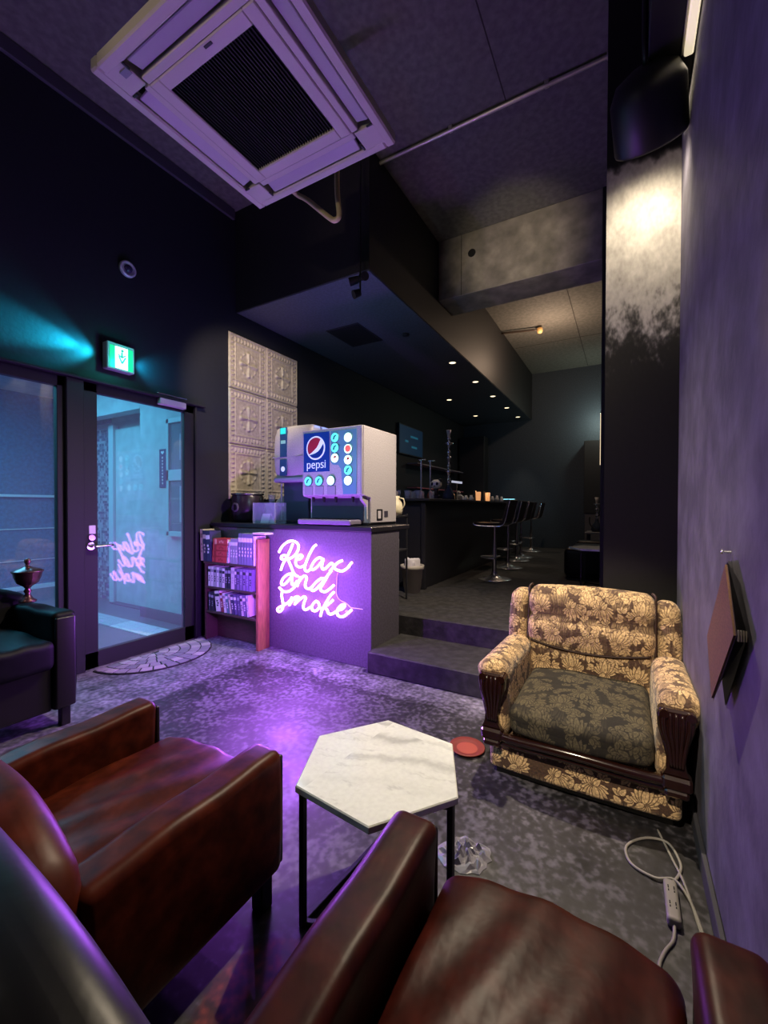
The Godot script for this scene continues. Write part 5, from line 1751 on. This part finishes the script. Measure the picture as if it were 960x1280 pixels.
# -------------------------------------------------------------------- bar
func build_bar() -> void:
	var t := thing("bar_counter", "long black bar counter on the raised floor with stools along it", "bar counter", Vector3(0, 0.31, 0))
	var bm := grain(mat("bar_black", lin(34, 33, 42), 0.5), texs["fine"], Vector3(1.5, 1.5, 1.5), true)
	small_part(t, "body", Vector3(-2.16, 0.475, -6.40), Vector3(0.52, 0.95, 4.50), bm, 0.006)
	small_part(t, "countertop", Vector3(-2.14, 0.965, -6.40), Vector3(0.66, 0.03, 4.60), mat("bar_top", lin(46, 44, 50), 0.2), 0.006)
	small_part(t, "corner_post", Vector3(-1.89, 0.475, -4.15), Vector3(0.05, 0.95, 0.05), bm, 0.004)
	var s0 := stool(Vector3(-1.404, 0.31, -5.17), "nearest bar stool with brown shell seat and chrome foot", null)
	stool(Vector3(-1.50, 0.31, -6.25), "second bar stool from the front", s0)
	stool(Vector3(-1.58, 0.31, -7.19), "third bar stool from the front", s0)
	stool(Vector3(-1.62, 0.31, -7.69), "fourth bar stool, just beyond the third", s0)
	stool(Vector3(-1.66, 0.31, -8.82), "farthest bar stool near the back wall", s0)
	var top := 1.29
	# wastebasket
	var wb := thing("wastebasket", "pale ribbed wastebasket in front of the bar end", "wastebasket", Vector3(-1.93, 0.31, -3.95))
	var ivory := mat("bin_ivory", lin(176, 168, 160), 0.6)
	var st := new_st()
	lathe(st, [Vector2(0, 0), Vector2(0.080, 0), Vector2(0.088, 0.06), Vector2(0.092, 0.062), Vector2(0.097, 0.14), Vector2(0.101, 0.142), Vector2(0.108, 0.24), Vector2(0.122, 0.242), Vector2(0.124, 0.285), Vector2(0.116, 0.287), Vector2(0.108, 0.28), Vector2(0.09, 0.05), Vector2(0, 0.04)], 28)
	obj("bucket", st, ivory, wb)
	st = new_st()
	rbox(st, Vector3(0.0, 0.27, 0), Vector3(0.13, 0.12, 0.09), 0.02, 2, 5, func(p: Vector3) -> Vector3: return p * (1.0 + 0.3 * sin(p.x * 60.0 + p.z * 47.0)))
	var pp := obj("crumpled_paper", st, mat("card_white", lin(214, 208, 216), 0.8))
	pp.position = Vector3(-1.94, 0.32, -3.95)
	tag(pp, "crumpled white paper sticking out of the wastebasket", "paper")
	# hookahs on the bar
	hookah("tall ornate chrome hookah standing on the bar", Vector3(-2.0, top, -5.15), 0.90, false)
	hookah("chrome hookah with black hose on the low table behind the pillar", Vector3(-0.42, 0.80, -7.70), 0.56, true)
	# twin bottles on stands
	var chrome: StandardMaterial3D = cache["chrome"]
	var n := 0
	for q in [[-2.33, -5.02, 0.52], [-2.20, -5.02, 0.50]]:
		var tt := thing("tap_stand", ["left of two slim T-topped drink taps on the bar", "right of two slim T-topped drink taps on the bar"][n], "tap", Vector3(q[0], top, q[1]), 0.0, "slim taps on the bar")
		st = new_st()
		cyl(st, Vector3.ZERO, Vector3(0, q[2], 0), 0.011)
		obj("column", st, chrome, tt)
		st = new_st()
		cyl(st, Vector3(-0.03, q[2], 0), Vector3(0.06, q[2], 0), 0.010)
		obj("spout", st, chrome, tt)
		st = new_st()
		lathe(st, [Vector2(0, 0), Vector2(0.045, 0), Vector2(0.04, 0.05), Vector2(0.028, 0.10), Vector2(0, 0.12)], 16)
		obj("base", st, mat("copper", lin(170, 96, 74), 0.3, 0.6), tt)
		n += 1
	# panda head jar
	var pa := thing("panda_jar", "round white panda head jar on the bar", "jar", Vector3(-2.10, top, -4.98))
	st = new_st()
	rbox(st, Vector3(0, 0.10, 0), Vector3(0.06, 0.10, 0.06), 0.02)
	bx(st, Vector3(0, 0.03, 0), Vector3(0.10, 0.06, 0.08), 0.01)
	obj("body", st, mat("stool_leather", lin(44, 26, 24), 0.35), pa)
	st = new_st()
	rbox(st, Vector3(0, 0.195, 0), Vector3(0.14, 0.12, 0.12), 0.058, 5, 1)
	obj("head", st, mat("panda_white", lin(222, 214, 200), 0.6), pa)
	for s in [-1.0, 1.0]:
		st = new_st()
		rbox(st, Vector3(s * 0.055, 0.245, 0), Vector3(0.045, 0.045, 0.03), 0.015, 3)
		obj("ear", st, mat("panda_black", lin(20, 18, 20), 0.6), pa)
		st = new_st()
		rbox(st, Vector3(s * 0.032, 0.20, 0.052), Vector3(0.032, 0.04, 0.02), 0.010, 3)
		obj("eye_patch", st, mat("panda_black", lin(20, 18, 20), 0.6), pa)
	st = new_st()
	rbox(st, Vector3(0, 0.172, 0.058), Vector3(0.02, 0.014, 0.014), 0.006, 2)
	obj("nose", st, mat("panda_black", lin(20, 18, 20), 0.6), pa)
	# glasses and small stuff along the bar
	var gl: StandardMaterial3D = cache["tumbler_glass"]
	var k0 := 0
	var tprof := [Vector2(0, 0.0), Vector2(0.028, 0.0), Vector2(0.036, 0.10), Vector2(0.033, 0.10), Vector2(0.026, 0.008), Vector2(0, 0.008)]
	k0 = 0
	for q in [[-2.30, -4.32], [-2.20, -4.36], [-2.10, -4.42], [-2.28, -4.55], [-2.15, -4.60], [-2.32, -4.75], [-2.05, -4.72], [-2.22, -4.80]]:
		k0 += 1
		glassware("tumbler", "clear tumbler on the near end of the bar, %s counting away from the camera" % ["first", "second", "third", "fourth", "fifth", "sixth", "seventh", "eighth"][k0 - 1], "glasses on the bar end", Vector3(q[0], top, q[1]), tprof, gl)
	var cup := mat("cup_lit", lin(220, 206, 190), 0.5)
	var k := 0
	for q in [[-2.36, -4.22, 0.05], [-2.29, -4.22, 0.065]]:
		st = new_st()
		lathe(st, [Vector2(0, 0), Vector2(0.030, 0), Vector2(0.042, q[2] + 0.02), Vector2(0.038, q[2] + 0.02), Vector2(0.0, 0.012)], 16)
		var o := obj("cup", st, cup)
		o.position = Vector3(q[0], top, q[1])
		tag(o, ["lower pale cup just right of the soda dispenser", "taller pale cup just right of the soda dispenser"][k], "cup")
		k += 1
	var lantern := glow("lantern_warm", lin(240, 206, 170), Color(1.0, 0.70, 0.45), 0.7)
	k = 0
	for q in [[-1.98, -6.35], [-1.95, -6.75]]:
		var ln := thing("candle_glass", ["left of two glowing candle glasses on the bar", "right of two glowing candle glasses on the bar"][k], "candle", Vector3(q[0], top, q[1]), 0.0, "candle glasses")
		st = new_st()
		lathe(st, [Vector2(0, 0.004), Vector2(0.034, 0.004), Vector2(0.040, 0.13), Vector2(0.036, 0.14)], 16)
		obj("glow_cup", st, lantern, ln)
		small_part(ln, "holder", Vector3(-0.055, 0.08, 0), Vector3(0.03, 0.16, 0.05), mat("black_plastic", lin(26, 26, 32), 0.4))
		k += 1
	omni("candle_glass_light", Vector3(-1.97, 1.47, -6.5), Color(1.0, 0.70, 0.45), 0.03, 0.05)
	# white card and little white figure
	var cd := thing("card_holder", "short bright white strip tilted on a thin stand behind the tall hookah", "card holder", Vector3(-1.97, top, -5.38))
	st = new_st()
	bx(st, Vector3.ZERO, Vector3(0.15, 0.028, 0.006), 0.001, Transform3D(Basis(Vector3.BACK, -0.14), Vector3(0, 0.24, 0.006)))
	obj("strip", st, glow("strip_white", lin(230, 230, 230), Color(0.9, 0.92, 1.0), 0.5), cd)
	st = new_st()
	lathe(st, [Vector2(0, 0), Vector2(0.035, 0.0), Vector2(0.035, 0.008), Vector2(0.005, 0.014), Vector2(0.005, 0.24), Vector2(0, 0.24)], 14)
	obj("stand", st, mat("black_plastic", lin(26, 26, 32), 0.4), cd)
	var fg := thing("figurine", "tiny white seated figurine on the bar right of the tall hookah", "figurine", Vector3(-1.96, top, -5.45))
	st = new_st()
	rbox(st, Vector3(0, 0.04, 0), Vector3(0.08, 0.08, 0.06), 0.028, 3)
	obj("body", st, mat("china", lin(190, 190, 196), 0.3), fg)
	st = new_st()
	rbox(st, Vector3(-0.01, 0.10, 0), Vector3(0.045, 0.05, 0.045), 0.02, 3)
	obj("head", st, mat("china", lin(190, 190, 196), 0.3), fg)
	k = 0
	for q in [[-1.97, -5.75, 0.05], [-2.04, -5.80, 0.045], [-1.97, -5.98, 0.06], [-2.0, -7.2, 0.07], [-2.0, -7.5, 0.09], [-2.02, -7.9, 0.08]]:
		st = new_st()
		lathe(st, [Vector2(0, 0), Vector2(0.030, 0), Vector2(0.036, q[2] * 0.6), Vector2(0.020, q[2]), Vector2(0.018, q[2] + 0.02), Vector2(0, q[2] + 0.022)], 14)
		var o := obj("jar", st, mat("china", lin(190, 190, 196), 0.3))
		o.position = Vector3(q[0], top, q[1])
		tag(o, ["squat white jar first behind the figurine", "squat white jar second behind the figurine", "white jar beside the left candle glass", "white jar past the candle glasses, nearest", "white jar past the candle glasses, middle", "white jar at the far end of the bar"][k], "jar", "white jars on the bar")
		k += 1
	# LED bar at the far end that washes the back wall
	var le := thing("led_bar", "small teal LED lamp at the far end of the bar", "lamp", Vector3(-2.05, top, -8.55))
	small_part(le, "housing", Vector3(0, 0.03, 0), Vector3(0.26, 0.06, 0.04), mat("black_plastic", lin(26, 26, 32), 0.4))
	small_part(le, "tube", Vector3(0, 0.064, -0.005), Vector3(0.24, 0.012, 0.02), glow("led_teal", lin(180, 230, 230), Color(0.55, 0.95, 1.0), 2.0))
	omni("led_bar_light", Vector3(-2.05, top + 0.12, -8.62), Color(0.50, 0.85, 1.0), 0.05, 0.04)
	# back bar
	var bb := thing("back_bar", "tall black back bar cabinet behind the counter", "cabinet", Vector3(-3.08, 0.31, -7.0))
	small_part(bb, "lower_cabinet", Vector3(0, 0.45, 0), Vector3(0.60, 0.90, 5.2), bm, 0.006)
	small_part(bb, "worktop", Vector3(0.01, 0.915, 0), Vector3(0.62, 0.03, 5.2), mat("bar_top", lin(46, 44, 50), 0.2))
	small_part(bb, "end_cabinet", Vector3(0.02, 1.35, -2.45), Vector3(0.58, 2.25, 0.30), mat("pilaster_black", lin(24, 24, 28), 0.6), 0.006)
	small_part(bb, "upper_shelf", Vector3(-0.20, 1.655, -0.9), Vector3(0.20, 0.02, 2.4), mat("shelf_grey", lin(110, 104, 116), 0.5))
	small_part(bb, "lit_shelf", Vector3(-0.20, 1.225, -0.9), Vector3(0.20, 0.02, 2.4), mat("shelf_rose", lin(150, 84, 98), 0.5))
	var tv := thing("screen", "dim teal screen on the wall behind the bar", "screen", Vector3(-3.375, 2.37, -6.82))
	small_part(tv, "bezel", Vector3(0, 0, 0), Vector3(0.04, 0.52, 0.96), mat("black_plastic", lin(26, 26, 32), 0.4))
	small_part(tv, "display", Vector3(0.022, 0, 0), Vector3(0.004, 0.48, 0.92), glow("screen_teal", lin(10, 30, 44), Color(0.03, 0.13, 0.22), 0.6), 0.0)
	st = new_st()
	for r in [[0.08, 0.30, -0.1], [-0.02, 0.12, 0.2], [-0.10, 0.22, -0.1]]:
		bx(st, Vector3(0.025, r[0], r[2]), Vector3(0.002, 0.035, r[1]), 0.0)
	obj("display_text", st, glow("screen_text", lin(30, 90, 110), Color(0.12, 0.40, 0.50), 0.5), tv)
	# a shelf with a white jug between counter and bar
	var ws := thing("side_rack", "dark narrow rack between the drinks counter and the bar", "rack", Vector3(-1.93, 0.31, -3.50))
	small_part(ws, "shelf", Vector3(0, 0.80, 0), Vector3(0.22, 0.02, 0.26), bm)
	small_part(ws, "shelf", Vector3(0, 0.48, 0), Vector3(0.22, 0.02, 0.26), bm)
	for x in [-0.10, 0.10]:
		for z in [-0.12, 0.12]:
			small_part(ws, "post", Vector3(x, 0.41, z), Vector3(0.016, 0.82, 0.016), bm)
	var jg := thing("jug", "rounded white jug on the rack behind the soda dispenser", "jug", Vector3(-1.87, 1.121, -3.48))
	st = new_st()
	lathe(st, [Vector2(0, 0), Vector2(0.052, 0), Vector2(0.066, 0.05), Vector2(0.060, 0.11), Vector2(0.030, 0.15), Vector2(0.034, 0.18), Vector2(0, 0.178)], 20)
	obj("body", st, mat("jug_cream", lin(214, 204, 176), 0.45), jg)
	st = new_st()
	tube(st, [Vector3(0.03, 0.16, 0), Vector3(0.075, 0.15, 0), Vector3(0.085, 0.10, 0), Vector3(0.064, 0.06, 0)], 0.007, 8, 4)
	obj("handle", st, mat("jug_cream", lin(214, 204, 176), 0.45), jg)
	var bt := thing("bottle", "small pale bottle on the lower shelf of the dark rack", "bottle", Vector3(-1.86, 0.80, -3.46))
	st = new_st()
	lathe(st, [Vector2(0, 0), Vector2(0.030, 0), Vector2(0.030, 0.10), Vector2(0.012, 0.14), Vector2(0.012, 0.17), Vector2(0, 0.17)], 16)
	obj("body", st, mat("china", lin(190, 190, 196), 0.3), bt)
	# far right of the bar level: sofa, small table, panel, tube lamp
	var sf := thing("sofa", "low black leather sofa behind the pillar on the bar level", "sofa", Vector3(-0.29, 0.31, -6.50))
	var blk: StandardMaterial3D = cache["black_leather"]
	for s in [-1.0, 1.0]:
		st = new_st()
		rbox(st, Vector3(0, 0.20, s * 0.70), Vector3(0.78, 0.36, 0.20), 0.06, 3, 3)
		obj("arm", st, blk, sf)
	st = new_st()
	rbox(st, Vector3(-0.04, 0.19, 0), Vector3(0.72, 0.30, 1.22), 0.05, 3, 4)
	obj("seat", st, blk, sf)
	st = new_st()
	rbox(st, Vector3(0.30, 0.38, 0), Vector3(0.18, 0.70, 1.3), 0.06, 3, 4)
	obj("backrest", st, blk, sf)
	var lt := thing("low_table", "narrow dark table with pale edge carrying the far hookah", "table", Vector3(-0.30, 0.31, -7.72))
	small_part(lt, "tabletop", Vector3(0, 0.475, 0), Vector3(0.56, 0.03, 0.5), mat("table_grey", lin(120, 118, 122), 0.4))
	for x in [-0.24, 0.24]:
		for z in [-0.2, 0.2]:
			small_part(lt, "leg", Vector3(x, 0.23, z), Vector3(0.03, 0.46, 0.03), bm)
	var pn := thing("speaker_cabinet", "tall black speaker cabinet against the far wall", "speaker", Vector3(-0.58, 0.31, -9.60))
	small_part(pn, "cabinet", Vector3(0, 1.50, 0), Vector3(0.36, 1.48, 0.24), mat("pilaster_black", lin(24, 24, 28), 0.6), 0.006)
	small_part(pn, "stand", Vector3(0, 0.38, 0), Vector3(0.32, 0.76, 0.2), mat("stand_grey", lin(90, 88, 92), 0.5), 0.006)
	var tl := thing("tube_lamp", "vertical white tube lamp beside the pillar lighting the far wall", "lamp", Vector3(-0.44, 2.52, -9.2))
	st = new_st()
	cyl(st, Vector3(0, -0.50, 0), Vector3(0, 0.50, 0), 0.018)
	obj("tube", st, glow("tube_lamp", lin(250, 235, 215), Color(1.0, 0.88, 0.72), 1.2), tl)
	st = new_st()
	cyl(st, Vector3(0, 0.50, 0), Vector3(0, 0.53, 0), 0.024)
	cyl(st, Vector3(0, -0.53, 0), Vector3(0, -0.50, 0), 0.024)
	cyl(st, Vector3(0.0, 0.52, 0), Vector3(0.22, 0.52, 0), 0.008, -1.0, 8)
	cyl(st, Vector3(0.22, 0.52, 0), Vector3(0.67, 0.52, 0), 0.008, -1.0, 8)
	obj("holder", st, chrome, tl)
	omni("tube_lamp_light", Vector3(-0.44, 2.95, -9.3), Color(0.85, 0.92, 0.85), 0.5, 0.05)
